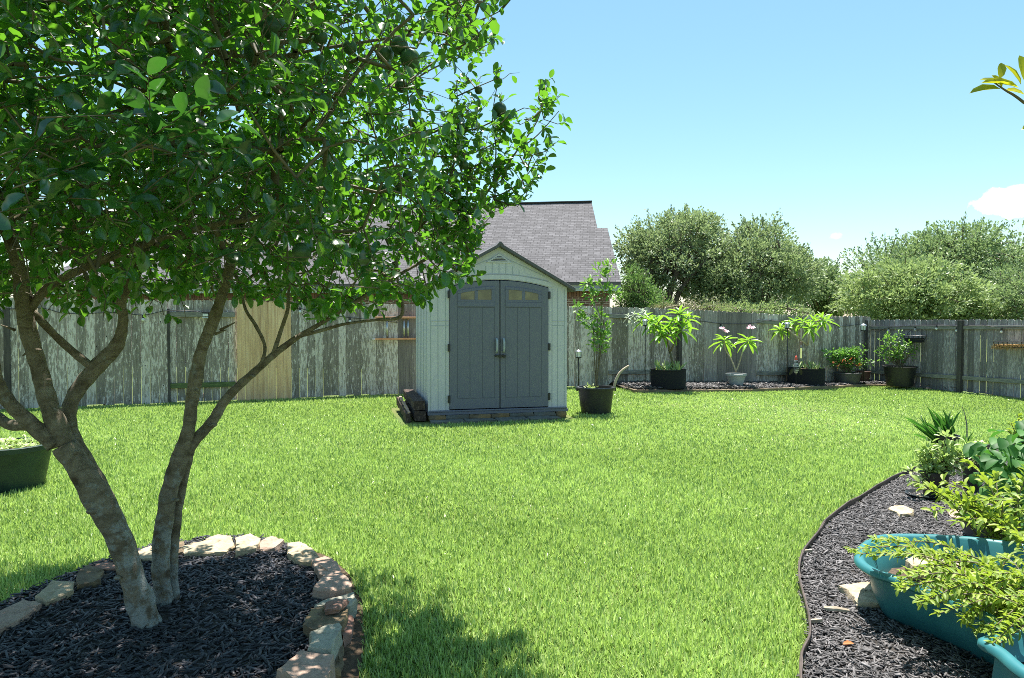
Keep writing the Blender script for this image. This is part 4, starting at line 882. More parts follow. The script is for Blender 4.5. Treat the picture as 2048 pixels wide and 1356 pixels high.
# ---------------------------------------------------------------- citrus tree
def segdist(u, v, pl):
    best = 1e9
    for (a, b), (c2, d2) in zip(pl[:-1], pl[1:]):
        ex, ey = c2-a, d2-b; t = max(0, min(1, ((u-a)*ex+(v-b)*ey)/(ex*ex+ey*ey))); best = min(best, (u-a-ex*t)**2+(v-b-ey*t)**2)
    return best**.5
def citrus():
    base = G(300, 1262); root = empty('citrus_tree', base, 'large citrus tree with leaning pale trunks and green fruit in a stone ringed bed', 'tree')
    m = MB(); Y0 = base.y
    def limb(pts, rads, n=14, jit=.14):
        ps = [PY(u, v, y) for u, v, y in pts]; c = curve(ps, 7); rr = []
        for i in range(len(pts)-1):
            for k in range(7): t = k/7; rr.append(rads[i]*(1-t)+rads[i+1]*t)
        rr.append(rads[-1])
        # knots: small swellings
        rr = [r*(1+.10*max(0, mnoise.noise(Vector((p.x*9, p.y*9, p.z*9+3))))+.05*math.sin(i*1.9+p.x*9)) for i, (r, p) in enumerate(zip(rr, c))]
        m.tube(c, rr, n, jit=jit*1.5); return c
    px = lambda r, y=2.15: r/F*y
    S = []
    b = 3.27
    S.append(limb([(330, 1330, b+.02), (304, 1275, b), (272, 1175, b-.02), (232, 1065, b-.05), (180, 970, b-.08), (128, 890, b-.1)], [px(58), px(44), px(36), px(36), px(35), px(34)], 20, .14))
    S.append(limb([(128, 890, b-.1), (95, 800, b-.1), (74, 720, b-.1), (52, 640, b-.12), (46, 590, b-.15), (38, 540, b-.2), (20, 480, b-.25), (-20, 380, b-.3), (-60, 200, b-.3)], [px(30), px(25), px(22), px(21), px(24), px(18), px(16), px(12), px(7)], 16))
    S.append(limb([(110, 890, b-.12), (60, 845, b-.15), (15, 800, b-.2), (-12, 740, b-.25), (-20, 620, b-.3), (-60, 450, b-.4), (-120, 250, b-.5)], [px(24), px(22), px(19), px(17), px(15), px(11), px(6)], 14))
    S.append(limb([(60, 850, b-.1), (10, 845, b-.05), (-60, 790, 3.3), (-200, 650, 3.1), (-340, 450, 2.9)], [px(18), px(16), px(16), px(12), px(7)], 12))
    S.append(limb([(285, 1230, b+.10), (262, 1120, b+.10), (232, 1030, b+.09), (190, 950, b+.06), (140, 870, b+.02), (142, 805, b+.05), (185, 742, b+.08), (232, 692, b+.1), (246, 640, b+.1), (243, 605, b+.1), (262, 560, b+.1), (290, 500, b+.1), (330, 380, b+.15), (360, 200, b+.2), (380, 30, b+.2)], [px(20), px(22), px(20), px(21), px(24), px(22), px(24), px(19), px(15), px(14), px(14), px(12), px(10), px(7), px(4)], 14))
    S.append(limb([(188, 738, b+.07), (130, 690, b+.02), (64, 622, b-.1)], [px(13), px(11), px(10)], 10))
    S.append(limb([(244, 622, b+.1), (222, 605, b+.1), (190, 580, b+.12), (150, 500, b+.2), (120, 380, b+.3)], [px(8), px(7), px(6), px(5), px(3)], 8))
    S.append(limb([(60, 618, b-.12), (95, 575, b-.14), (150, 545, b-.18), (250, 502, b-.25), (350, 470, b-.3), (440, 447, b-.35), (520, 432, b-.4), (620, 380, b-.4)], [px(13), px(12), px(11), px(10), px(9), px(8), px(6), px(3)], 12))
    S.append(limb([(345, 472, b-.3), (370, 440, b-.3), (400, 390, b-.35), (450, 330, b-.4)], [px(5), px(5), px(4), px(3)], 8))
    c = 3.52
    S.append(limb([(340, 1265, c), (331, 1220, c), (322, 1120, c-.02), (334, 1010, c-.02), (358, 920, c), (374, 870, c), (386, 790, c), (402, 705, c), (428, 640, c), (450, 572, c), (468, 500, c), (490, 430, c+.05), (560, 320, c+.1), (640, 250, c+.1), (700, 165, c+.1), (752, 85, c+.15), (800, -40, c+.2)],
                  [px(44), px(31), px(27), px(27), px(26), px(22), px(20), px(19), px(18), px(17), px(15), px(12), px(9), px(8), px(7), px(6), px(4)], 16))
    S.append(limb([(352, 1205, c+.02), (346, 1120, c+.06), (356, 1020, c+.06), (372, 930, c+.03), (384, 890, c+.02), (425, 842, c+.05), (452, 798, c+.08), (500, 752, c+.1), (545, 712, c+.12), (590, 678, c+.14), (640, 648, c+.16), (700, 610, c+.2), (780, 560, c+.25), (870, 505, c+.3), (930, 440, c+.3), (985, 370, c+.3), (1035, 300, c+.3), (1075, 240, c+.3), (1090, 185, c+.3)],
                  [px(14), px(16), px(16), px(16), px(18), px(17), px(15), px(13), px(12), px(9), px(8), px(7), px(6), px(5), px(4.5), px(4), px(3), px(2.2), px(1.2)], 12))
    S.append(limb([(520, 735, c+.1), (530, 695, c+.1), (512, 652, c+.12), (490, 615, c+.15), (480, 560, c+.2)], [px(7), px(6), px(6), px(5), px(4)], 8))
    S.append(limb([(546, 710, c+.12), (562, 660, c+.12), (575, 620, c+.1), (577, 585, c+.1), (590, 520, c+.1)], [px(9), px(6.5), px(6), px(5), px(4)], 8))
    S.append(limb([(602, 672, c+.14), (645, 660, c+.15), (690, 648, c+.15), (750, 640, c+.15), (800, 634, c+.15), (804, 600, c+.15), (795, 558, c+.15), (800, 500, c+.2), (860, 430, c+.2), (905, 340, c+.2), (915, 250, c+.2), (913, 160, c+.2)], [px(6), px(6), px(5), px(5), px(6), px(5), px(5), px(4), px(3.5), px(3), px(2.2), px(1.2)], 8))
    S.append(limb([(350, 300, b-.1), (415, 115, b), (480, 112, b), (560, 112, b+.05), (640, 98, b+.1), (765, 78, b+.15), (880, 60, b+.2), (960, 40, b+.25), (1000, 22, b+.25)], [px(8), px(6), px(6), px(5.5), px(5), px(5), px(4), px(2.5), px(1.5)], 8))
    S.append(limb([(750, 300, c+.1), (830, 308, c+.2), (900, 313, c+.25), (960, 300, c+.3), (1010, 275, c+.3)], [px(5), px(4), px(3), px(2.5), px(1.5)], 6))
    for q in ([(985, 372, c+.3), (992, 300, c+.3), (985, 230, c+.3), (1003, 130, c+.3)], [(1035, 300, c+.3), (1075, 270, c+.3), (1118, 222, c+.3)], [(960, 400, c+.3), (1010, 385, c+.3), (1050, 355, c+.3), (1080, 310, c+.3)], [(930, 440, c+.3), (935, 360, c+.3), (925, 260, c+.3), (955, 182, c+.3)],
              [(870, 505, c+.3), (930, 480, c+.32), (985, 430, c+.34)], [(800, 180, c), (860, 140, c), (930, 110, c), (985, 85, c)], [(870, 505, c+.3), (905, 530, c+.28), (938, 555, c+.26)], [(640, 250, c+.1), (720, 240, c+.15), (800, 215, c+.2), (850, 190, c+.2)]):
        S.append(limb(q, [px(3), px(2.5), px(2), px(1.2)] if len(q) == 4 else [px(3), px(2), px(1.2)], 6))
    # knots and stubs
    for (u, v, y, r) in ((185, 1022, b-.15, 18), (150, 905, b-.14, 15), (236, 1155, b-.12, 12), (75, 700, b-.2, 10), (96, 760, b-.19, 9), (392, 780, c-.1, 10), (350, 1000, c-.12, 13), (425, 850, c+.0, 15), (505, 752, c+.03, 11)):
        p = PY(u, v, y+.03); m.lathe([(.001, -px(r)*.5), (px(r)*.75, -px(r)*.35), (px(r), 0), (px(r)*.75, px(r)*.35), (.001, px(r)*.45)], p, 12)
    for (u, v, u2, v2, y) in ((30, 660, 2, 650, b-.12), (75, 640, 95, 648, b-.2), (430, 668, 452, 660, c), (440, 660, 470, 645, c), (60, 700, 45, 712, b-.1), (395, 745, 378, 742, c), (215, 1000, 225, 985, b+.1)):
        m.tube([PY(u, v, y), PY(u2, v2, y)], [px(5), px(2)], 6)
    m.build('trunk', MAT['bark'], root, smooth=True)
    # --- crown
    poly_main = [(-3000, -3000), (1020, -3000), (1030, 0), (1000, 70), (960, 100), (890, 130), (862, 170), (856, 300), (870, 380), (905, 420), (935, 480), (945, 540), (915, 585), (860, 592), (835, 625), (790, 600), (735, 612), (690, 640), (620, 648), (560, 610), (500, 600), (470, 585), (400, 600), (380, 585), (330, 610), (250, 600), (215, 612), (160, 625), (110, 610), (60, 588), (0, 600), (-3000, 600)]
    poly_r = [(855, 300), (900, 230), (900, 165), (925, 140), (965, 175), (955, 240), (985, 240), (985, 135), (1012, 125), (1012, 220), (1060, 230), (1080, 155), (1098, 160), (1098, 190), (1135, 215), (1108, 262), (1095, 300), (1086, 375), (1040, 400), (985, 440), (945, 520), (900, 560), (860, 560)]
    rg = np.random.default_rng(5)
    C = np.array([-1.95, 3.35, 2.45]); RR = np.array([2.35, 1.6, 1.12])
    tw = []
    def sample(n, region):
        out = []
        while len(out) < n:
            d = rg.normal(size=3); d /= np.linalg.norm(d); k = rg.uniform(.12, 1)**.42; p = C+d*RR*k
            if p[2] < 1.52 or p[1] < 1.5: continue
            u, v, dep = proj(p)
            if dep < 1.45: continue
            if not inpoly(u, v, region): continue
            dr = d*np.array([1, 1, .8])+np.array([0, 0, .15])+rg.normal(size=3)*.55; out.append((p, dr/np.linalg.norm(dr)))
        return out
    tw += sample(3700, [(x, y) for x, y in poly_main])
    tw += sample(1500, [(-600, -400), (560, -400), (600, 150), (560, 420), (300, 470), (-600, 470)])
    # right hand spray, at the limbs' own distance
    n = 0
    while n < 180:
        u = rg.uniform(850, 1135); v = rg.uniform(120, 600)
        if not inpoly(u, v, poly_r): continue
        if u > 960 and rg.random() < .45: continue
        y = c+.28+rg.normal()*.16; p = np.array(PY(u, v, y)); dr = np.array([.35, 0, .55])+rg.normal(size=3)*.6; tw.append((p, dr/np.linalg.norm(dr))); n += 1
    # boughs: hook every twig to the nearest wood
    npos = [np.array(p) for l in S for p in l]; nodes = np.array(npos); par = [-1]*len(npos); nn = list(npos); cnt = {}
    arr = np.zeros((len(npos)+60000, 3)); arr[:len(npos)] = nodes; N0 = len(npos); cur = N0
    order = sorted(range(len(tw)), key=lambda i: np.min(np.sum((nodes-tw[i][0])**2, 1))); ends = []
    for i in order:
        p, d = tw[i]; dd = np.sum((arr[:cur]-p)**2, 1); j = int(np.argmin(dd)); dist = math.sqrt(dd[j]); k = max(1, int(dist/.09)); a = arr[j].copy()
        for s in range(1, k+1):
            t = s/k; q = a+(p-a)*t+(rg.normal(size=3)*.012 if s < k else 0)+np.array([0, 0, .06*dist*math.sin(math.pi*t)]); arr[cur] = q; par.append(j); j = cur; cur += 1
        ends.append((j, p, d))
    w = np.zeros(cur)
    for j, p, d in ends: w[j] += 1
    for j in range(cur-1, N0-1, -1): w[par[j]] += w[j]
    mb = MB()
    for j in range(N0, cur):
        r0 = .0022*w[j]**.42; a = Vector(arr[par[j]]); b_ = Vector(arr[j]); 
        if (b_-a).length > 1e-4: mb.tube([a, b_], [r0*1.05, r0], 4 if r0 < .005 else 6, cap=False)
    fr = [(546, 58, 3.0, 27), (510, 108, 3.1, 22), (799, 92, 3.5, 17), (820, 118, 3.5, 20), (770, 108, 3.55, 17), (803, 172, 3.6, 13), (999, 219, c+.28, 14), (957, 180, c+.28, 8), (816, 352, 3.8, 11), (800, 375, 3.8, 10), (603, 505, 2.9, 19), (825, 245, 3.8, 9), (465, 512, 2.9, 16), (700, 95, 3.5, 14), (640, 75, 3.4, 15), (770, 378, 3.8, 10), (922, 253, c+.3, 8), (951, 75, 3.7, 8), (928, 330, c+.3, 9), (640, 122, 3.2, 12)]
    Lv = Leaves(); Lb = Leaves()
    OPEN = [([(60, 618), (150, 545), (250, 502), (350, 470), (440, 447), (500, 436)], 3.2, 19), ([(428, 640), (450, 572), (466, 515)], 3.5, 26), ([(415, 115), (560, 112), (765, 78)], 3.45, 12), ([(640, 250), (700, 165), (745, 95)], 3.6, 14), ([(40, 620), (38, 540), (15, 470)], 3.1, 24)]
    bigp = [(-3000, 1) for _ in ()]
    for j, p, d in ends:
        Lt = rg.uniform(.12, .24); k = int(rg.integers(7, 12)); e = p+d*Lt
        ue, ve, _d = proj(e)
        if not (inpoly(ue, ve, poly_main) or inpoly(ue, ve, poly_r)): Lt *= .45; e = p+d*Lt
        mb.tube([Vector(p), Vector(p+d*Lt*.5+rg.normal(size=3)*.008), Vector(e)], [.0022, .0018, .001], 3, cap=False)
        side = np.cross(d, rg.normal(size=3)); side /= np.linalg.norm(side); s2 = np.cross(d, side)
        for q in range(k):
            t = (q+.4)/k; a = q*2.4+rg.uniform(-.4, .4); o = side*math.cos(a)+s2*math.sin(a); pos = p+d*Lt*t; dr = o*.9+d*.55+np.array([0, 0, -.18])+rg.normal(size=3)*.15
            u, v, dep = proj(pos+dr*.03); sz = rg.uniform(.034, .066)
            if not (inpoly(u, v, poly_main) or inpoly(u, v, poly_r)):
                if rg.random() < .5: continue
            if any(dep < yy and segdist(u, v, pl) < rr_ and rg.random() < .93 for pl, yy, rr_ in OPEN): continue
            if dep < 1.4 or any((u-a0)**2+(v-b0)**2 < (r0_*1.15)**2 and dep < y0_+.05 for a0, b0, y0_, r0_ in fr): continue
            nr = np.cross(dr, np.cross(np.array([0, 0, 1.]), dr))+rg.normal(size=3)*.45
            nr = nr+d*.3
            Lv.add(pos, dr, nr, sz, sz*rg.uniform(.52, .68), rg.random()**1.3)
    # near boughs with big leaves
    for (u, v, y, k) in ((230, 230, 1.75, 9), (300, 215, 1.7, 10), (345, 245, 1.72, 12), (390, 262, 1.75, 8), (130, 260, 1.8, 9), (160, 330, 1.8, 9), (110, 350, 1.85, 8), (60, 300, 1.8, 8), (420, 300, 1.9, 9), (380, 190, 1.9, 8), (450, 345, 2.0, 8), (80, 200, 1.9, 9), (200, 150, 1.95, 9), (480, 500, 2.3, 7), (560, 420, 2.3, 8), (640, 480, 2.5, 9), (740, 520, 2.7, 10), (200, 400, 1.9, 7), (20, 420, 1.8, 7), (330, 350, 1.9, 8), (30, 120, 1.9, 8), (520, 210, 2.1, 8)):
        p = np.array(PY(u, v, y)); d = np.array([.75, -.2, .3])+rg.normal(size=3)*.3; d /= np.linalg.norm(d); p0 = p-d*.12
        mb.tube([Vector(p0-d*.06), Vector(p0), Vector(p+d*.1)], [.0022, .002, .001], 5, cap=False)
        for q in range(k):
            t = q/k; a = q*2.4; side = np.cross(d, [0, 0, 1.]); side /= np.linalg.norm(side); s2 = np.cross(side, d); o = side*math.cos(a)+s2*math.sin(a)*.6
            dr = o*.8+d*.7+rg.normal(size=3)*.15; Lb.add(p0+d*.24*t, dr, np.array([0, -.25, 1.])+rg.normal(size=3)*.5, rg.uniform(.06, .088), rg.uniform(.032, .046), rg.random())
    print('citrus leaves', len(Lv.p), 'nodes', cur)
    cr = Lv.build('crown', leaf_template(1., .14, .16), MAT['citrus_leaf'], root); Lb.build('outer_leaves', fine_leaf(), leafmat('outer_citrus_leaf', (.010, .045, .016), (.04, .13, .03), (.10, .34, .03), .24, .24, 1.), cr); mb.build('twig', MAT['twig'], cr, smooth=True)
    for (u, v, y, r) in fr:
        p = PY(u, v, y-.12); rad = r/F*(y-.12); f = MB(); f.cur = random.random(); prof = [(.001, -rad*1.03)]+[(rad*math.cos(a)*(1+.02*math.sin(a*3)), rad*1.03*math.sin(a)) for a in np.linspace(-1.35, 1.35, 14)]+[(rad*.12, rad*1.0), (.001, rad*.97)]
        f.lathe(prof, p, 24); o = f.build('fruit', MAT['fruit'], root, smooth=True); s = MB(); s.tube([p+Vector((0, 0, rad*.95)), p+Vector((.004, .01, rad+.02)), p+Vector((.01, .03, rad+.06))], [.002, .0018, .0015], 4); s.build('stalk', MAT['twig'], o)
citrus()
# ---------------------------------------------------------------- pots and plants
def lath_pot(parent, c, rt, rb, h, mat, rim=.02, wall=.012, n=40, ribs=False, name='pot', soil=.05, lip=.035, soilmat='pot_soil', sx=1, sy=1, rot=0):
    m = MB(); prof = [(.001, 0), (rb, 0)]
    if ribs:
        for k in range(1, 9): t = k/9; r = rb+(rt-rb)*t; prof += [(r, h*.85*t), (r+.006, h*.85*t+.004), (r+.006, h*.85*t+.014), (r, h*.85*t+.018)]
    prof += [(rt-.004, h-lip), (rt+rim*.9, h-lip+.003), (rt+rim, h-.004), (rt+rim*.6, h), (rt-wall, h), (rt-wall-.004, h-.01), (rt-wall-(rt-rb)*soil/h-.002, h-soil-.02), (.001, h-soil-.02)]
    m.lathe(prof, c, n, sx, sy, rot); p = m.build(name, MAT[mat], parent, smooth=True, angle=40)
    m = MB(); rs = rt-wall-(rt-rb)*soil/h
    prof = [(rs-.001, h-soil-.01), (rs*.8, h-soil+.004), (rs*.45, h-soil+.014), (.001, h-soil+.012)]; m.lathe(prof, c, 24, sx, sy, rot); 
    m.v = [(x, y, z+.012*mnoise.noise(Vector((x*30, y*30, 0)))) for x, y, z in m.v]; m.build('soil', MAT[soilmat], parent, smooth=True); return p
def cluster(Lv, c, rad, n, l, asp=.5, up=.3, flat=1):
    c = Vector(c)
    for _ in range(n):
        d = rvec(); q = c+Vector((d.x*rad, d.y*rad, d.z*rad*flat))*random.uniform(.2, 1); dr = d*.8+Vector((0, 0, up))+rvec()*.5; Lv.add(q, dr, Vector((0, 0, 1))+rvec()*.7, l*random.uniform(.7, 1.25), l*asp*random.uniform(.8, 1.2))
def whorl(Lv, p, n, l, wd, axis=Vector((0, 0, 1)), lo=-35, hi=65):
    axis = Vector(axis).normalized(); X = axis.orthogonal().normalized(); Yv = axis.cross(X)
    for k in range(n):
        t = k/max(1, n-1); a = k*2.4+random.uniform(-.25, .25); e = R(lo+(hi-lo)*t+random.uniform(-8, 8)); d = (X*math.cos(a)+Yv*math.sin(a))*math.cos(e)+axis*math.sin(e)
        Lv.add(Vector(p)-axis*(.07*(1-t)), d, axis+rvec()*.25, l*random.uniform(.8, 1.1)*(1-.35*t*t), wd*random.uniform(.85, 1.1)*(1-.25*t), random.random())
def aloes(Lv, c, r, n, l):
    for _ in range(n):
        a = random.uniform(0, 6.28); q = Vector(c)+Vector((math.cos(a), math.sin(a), 0))*r*random.uniform(.2, 1)
        for k in range(random.choice((3, 4, 5))): d = Vector((random.gauss(0, .55), random.gauss(0, .55), 1)); Lv.add(q, d, rvec(), l*random.uniform(.6, 1.2), .035)
LEAF = leaf_template(1., .12, .18); LONG = leaf_template(1., .10, .35); FLAT = leaf_template(1., .05, .05)
# black pot with young tree, right of the shed
def sapling_pot():
    c = Vector((1.355, 11.28, 0)); Y = c.y
    root = empty('potted_tree', c, 'thin young tree in a round black nursery pot standing on the lawn by the shed', 'potted plant')
    lath_pot(root, c, .29, .235, .44, 'black_plastic', rim=.025)
    for s in (-1, 1):
        m = MB(); m.box(c+Vector((s*.305, 0, .40)), (.03, .10, .05)); m.build('handle', MAT['black_plastic'], root, bevel=.006)
    st = MB(); Lv = Leaves(); b = c+Vector((-.0, 0, .38))
    tips = [(1200, 548, 17), (1221, 534, 13), (1176, 566, 13), (1186, 593, 13), (1210, 582, 13), (1228, 586, 12), (1155, 617, 10), (1168, 640, 12), (1184, 660, 12), (1198, 634, 13), (1208, 656, 15), (1211, 680, 12), (1196, 675, 12), (1206, 700, 7), (1190, 690, 7)]
    hubs = [PY(1195, 640, Y), PY(1204, 610, Y), PY(1186, 655, Y), PY(1207, 640, Y)]
    for h in hubs: st.tube(curve([b+rvec()*.02, b.lerp(h, .5)+Vector((random.uniform(-.02, .02), 0, 0)), h], 4), [.011, .010, .009, .009, .008, .007, .006, .006, .006], 6)
    for (u, v, r) in tips:
        p = PY(u, v, Y+random.uniform(-.1, .1)); h = min(hubs, key=lambda q: (q-p).length); st.tube([h, h.lerp(p, .5)+Vector((0, 0, .02)), p, p+Vector((0, 0, r/F*Y*.8))], [.006, .005, .004, .002], 5); cluster(Lv, p, r/F*Y*1.1, int(r*2.6), .085, .52, .35)
    st.build('stem', MAT['twig'], root, smooth=True); Lv.build('foliage', LEAF, MAT['sapling_leaf'], root)
    W_ = Leaves(); cluster(W_, c+Vector((-.1, 0, .42)), .12, 26, .06, .4, .8, .4); W_.build('weed', LEAF, MAT['pale_leaf'], root)
    p0 = PY(1226, 782, Y-.05); m = MB(); m.tube(curve([p0, PY(1233, 757, Y-.05), PY(1243, 742, Y-.05), PY(1258, 731, Y-.05)], 5), [.022]*5+[.02]*5+[.017]*5+[.011], 8, jit=.3)
    o = m.build('bare_stick', MAT['stick'], None, p0, smooth=True); tag(o, 'curved bleached stick poking out of the black nursery pot', 'stick')
sapling_pot()
def fabric_planter(u0, u1, vt, vb, label, name='potted_plant'):
    uc = (u0+u1)/2; g = G(uc, vb, .08); Y = g.y; r = (u1-u0)/2/F*Y; c = Vector((g.x, g.y+r*.8, gz(g.x, g.y)+.09)); c.x = (uc-1024)/F*c.y; c = inyard(c, r); h = (vb-vt)/F*Y-.02
    root = empty(name, c, label, 'potted plant'); lath_pot(root, c, r*1.03, r, h, 'fabric_pot', rim=.004, soil=.04, lip=.02)
    return root, c, r, h
def plum1():
    root, c, r, h = fabric_planter(1302, 1372, 739, 778, 'lush leafy frangipani with spiky succulents at its foot in the left black fabric planter'); Y = c.y; st = MB(); Lv = Leaves()
    b = PY(1343, 738, Y); f1 = PY(1340, 704, Y); st.tube([b, PY(1344, 720, Y), f1], [.03, .027, .025], 8)
    hubs = [PY(1357, 668, Y), PY(1334, 675, Y+.1)]
    for hb in hubs: st.tube([f1, f1.lerp(hb, .5)+Vector((0, 0, -.02)), hb], [.024, .021, .019], 8)
    for (u, v, hb, dy, n) in ((1360, 622, 0, 0, 13), (1374, 630, 0, .15, 9), (1364, 652, 0, -.2, 11), (1338, 655, 1, -.1, 12), (1304, 640, 1, 0, 13), (1322, 662, 1, -.25, 12), (1341, 640, 0, .1, 11), (1290, 632, 1, .3, 9), (1316, 640, 1, -.1, 10)):
        p = PY(u, v+4, Y+dy); st.tube([hubs[hb], hubs[hb].lerp(p, .6)+Vector((0, 0, -.05)), p], [.018, .015, .014], 6); whorl(Lv, p, n, .37, .095)
    st.build('stem', MAT['twig'], root, smooth=True); Lv.build('foliage', LONG, MAT['plum_leaf'], root)
    A = Leaves(); aloes(A, c+Vector((0, -.05, h-.05)), r*.85, 13, .26); A.build('succulent', FLAT, MAT['aloe'], root)
    P = Leaves()
    for (u, v) in ((1268, 628), (1278, 634), (1262, 640), (1285, 622), (1256, 632)): whorl(P, PY(u, v, Y+.25), 8, .15, .05)
    s = MB(); s.tube([hubs[1], PY(1300, 650, Y+.2), PY(1262, 638, Y+.25)], [.012, .009, .006], 6); s.build('branch', MAT['twig'], root); o = P.build('pale_foliage', LONG, leafmat('silvery_leaf', (.3, .36, .26), (.62, .68, .56), (.5, .6, .4), .4, .3), root)
plum1()
def plum2():
    g = G(1472, 772, .09); c = inyard(g, 22/F*g.y); c.z = gz(c.x, c.y)+.095; Y = c.y; root = empty('potted_plant', c, 'frangipani with two forked stems and pale pink flowers in a light grey pot', 'potted plant')
    lath_pot(root, c, 19/F*Y, 12.5/F*Y, 29/F*Y-.05, 'grey_plastic', rim=.015, lip=.05)
    st = MB(); Lv = Leaves(); b = PY(1472, 743, Y)
    for pts, n in (([(1472, 743), (1462, 718), (1451, 700), (1448, 680)], 15), ([(1472, 743), (1480, 722), (1486, 700), (1496, 680)], 16)):
        pp = [PY(u, v, Y) for u, v in pts]; st.tube(curve(pp, 4), .017, 8); whorl(Lv, pp[-1], n, .40, .085, lo=-38, hi=50)
    st.build('stem', MAT['stick'], root, smooth=True); Lv.build('foliage', LONG, MAT['plum_leaf'], root); 
    for (u, v) in ((1448, 661), (1500, 656)):
        Fl = Leaves(); s2 = MB(); p = PY(u, v, Y-.05); s2.tube([PY(u, 678, Y), p], .007, 5)
        for k in range(9):
            q = p+Vector((random.uniform(-.1, .1), random.uniform(-.06, .06), random.uniform(-.04, .05))); ax = Vector((random.gauss(0, .5), -.5, .7)).normalized(); X = ax.orthogonal().normalized(); Yv = ax.cross(X)
            for j in range(5): a = j*1.2566; Fl.add(q, X*math.cos(a)+Yv*math.sin(a)+ax*.35, ax, .05, .034)
        s2.build('flower_stalk', MAT['sapling_leaf'], root); Fl.build('flower', FLAT, MAT['petal_pink'], root)
plum2()
def plum3():
    root, c, r, h = fabric_planter(1578, 1647, 733, 768, 'tall bare stemmed frangipani with a wide flat crown in the right black fabric planter'); Y = c.y; st = MB(); Lv = Leaves()
    P = lambda u, v, d=0: PY(u, v, Y+d)
    st.tube([P(1615, 738), P(1616, 712), P(1616, 690)], [.036, .032, .028], 8); st.tube([P(1616, 692), P(1597, 676), P(1577, 660), P(1564, 655)], [.024, .02, .018, .016], 8); st.tube([P(1616, 692), P(1618, 668), P(1622, 655), P(1632, 644)], [.026, .022, .02, .018], 8)
    for (u, v, s, dy, n) in ((1560, 658, (1566, 656), 0, 14), (1607, 645, (1622, 656), .1, 11), (1620, 655, (1624, 654), -.2, 11), (1627, 640, (1628, 648), 0, 11), (1645, 637, (1632, 644), 0, 13), (1588, 643, (1616, 660), .2, 11), (1655, 640, (1632, 644), .25, 9), (1572, 650, (1577, 660), .3, 8)):
        p = P(u, v, dy); st.tube([P(*s), P(*s).lerp(p, .5), p], [.015, .013, .012], 6); whorl(Lv, p, n, .33, .08)
    st.build('stem', MAT['stick'], root, smooth=True); Lv.build('foliage', LONG, MAT['plum_leaf'], root); A = Leaves(); aloes(A, c+Vector((0, -.05, h-.05)), r*.85, 11, .24); A.build('succulent', FLAT, MAT['aloe'], root)
plum3()
def bushpot(u0, u1, vt, vb, blobs, label, mat, lf, n, l, ribs=False, pr=.8, name='potted_plant', h_extra=0, asp=.5, stem=True, dz=.09, soil=.05, rim=.015):
    uc = (u0+u1)/2; g = G(uc, vb, dz); Y = g.y; r = (u1-u0)/2/F*Y; c = Vector(((uc-1024)/F*(Y+r), Y+r*.8, g.z)); c = inyard(c, r) if Y > 12 else c; h = (vb-vt)/F*Y
    root = empty(name, c, label, 'potted plant'); lath_pot(root, c, r, r*pr, h, mat, rim=rim, ribs=ribs, soil=min(soil, h*.3)); Lv = Leaves(); st = MB(); b = c+Vector((0, 0, h-.05))
    for (u, v, rr, k) in blobs:
        p = PY(u, v, c.y+random.uniform(-.06, .06)); st.tube([b+rvec()*.02, b.lerp(p, .5)+rvec()*.03, p], [.010, .008, .004], 5); cluster(Lv, p, rr/F*c.y, k, l, asp)
    st.build('stem', MAT['twig'], root); Lv.build('foliage', LEAF, MAT[lf], root); return root, c, r, h
def ixora():
    bl = [(1672+random.uniform(-8, 8), 724, 10, 30) for _ in range(2)]+[(1690+random.gauss(0, 18), 716+random.gauss(0, 9), 11, 26) for _ in range(34)]+[(1700+random.gauss(0, 10), 703, 7, 26) for _ in range(5)]
    root, c, r, h = bushpot(1670, 1718, 739, 760, bl, 'round green bush with salmon red blooms in a wide dark grey bowl', 'bowl_grey', 'shrub_leaf', 0, .075)
    Fl = Leaves()
    for (u, v) in ((1667, 724), (1685, 722), (1697, 724), (1676, 730), (1704, 716)):
        for _ in range(7): Fl.add(PY(u+random.gauss(0, 3), v+random.gauss(0, 2), c.y-.22), rvec(), rvec(), .035, .025)
    Fl.build('flower', FLAT, MAT['petal_salmon'], root)
    root, c, r, h = bushpot(1716, 1739, 735, 756, [(1722, 734, 5, 8), (1732, 734, 5, 6)], 'small reddish brown pot with one big orange red bloom, in the fence corner', 'terracotta', 'shrub_leaf', 0, .05)
    Fl = Leaves()
    for k in range(16): Fl.add(PY(1718+random.gauss(0, 2.2), 729+random.gauss(0, 1.5), c.y-r-.05), rvec(), rvec(), .07, .05)
    Fl.build('flower', FLAT, MAT['petal_red'], root)
ixora()
bushpot(1769, 1827, 730, 768, [(1790+random.gauss(0, 15), 700+random.gauss(0, 12), 10, 17) for _ in range(18)]+[(1775, 675, 9, 16), (1797, 668, 9, 16), (1770, 690, 7, 12), (1826, 700, 6, 10), (1812, 690, 7, 12), (1800, 718, 8, 16), (1760, 680, 4, 5), (1758, 700, 4, 5), (1795, 680, 9, 18), (1785, 712, 8, 18)],
        'leafy green shrub in a round black pot in front of the side fence', 'black_plastic', 'sapling_leaf', 0, .085, rim=.025)
# dark green pot at the left edge
def leftpot():
    c = Vector((-4.52, 6.25, 0)); root = empty('potted_plant', c, 'large dark green tub full of low sprouting leaves at the left picture edge', 'potted plant'); lath_pot(root, c, .34, .27, .40, 'green_plastic', rim=.02, lip=.05); Lv = Leaves()
    for _ in range(420):
        a = random.uniform(0, 6.28); q = c+Vector((math.cos(a), math.sin(a), 0))*.31*random.random()**.5+Vector((0, 0, .37)); Lv.add(q+Vector((0, 0, random.uniform(0, .04))), Vector((random.gauss(0, .6), random.gauss(0, .6), .5)), Vector((0, 0, 1))+rvec()*.4, .05*random.uniform(.6, 1.2), .025)
    Lv.build('foliage', LEAF, MAT['pale_leaf'], root)
leftpot()
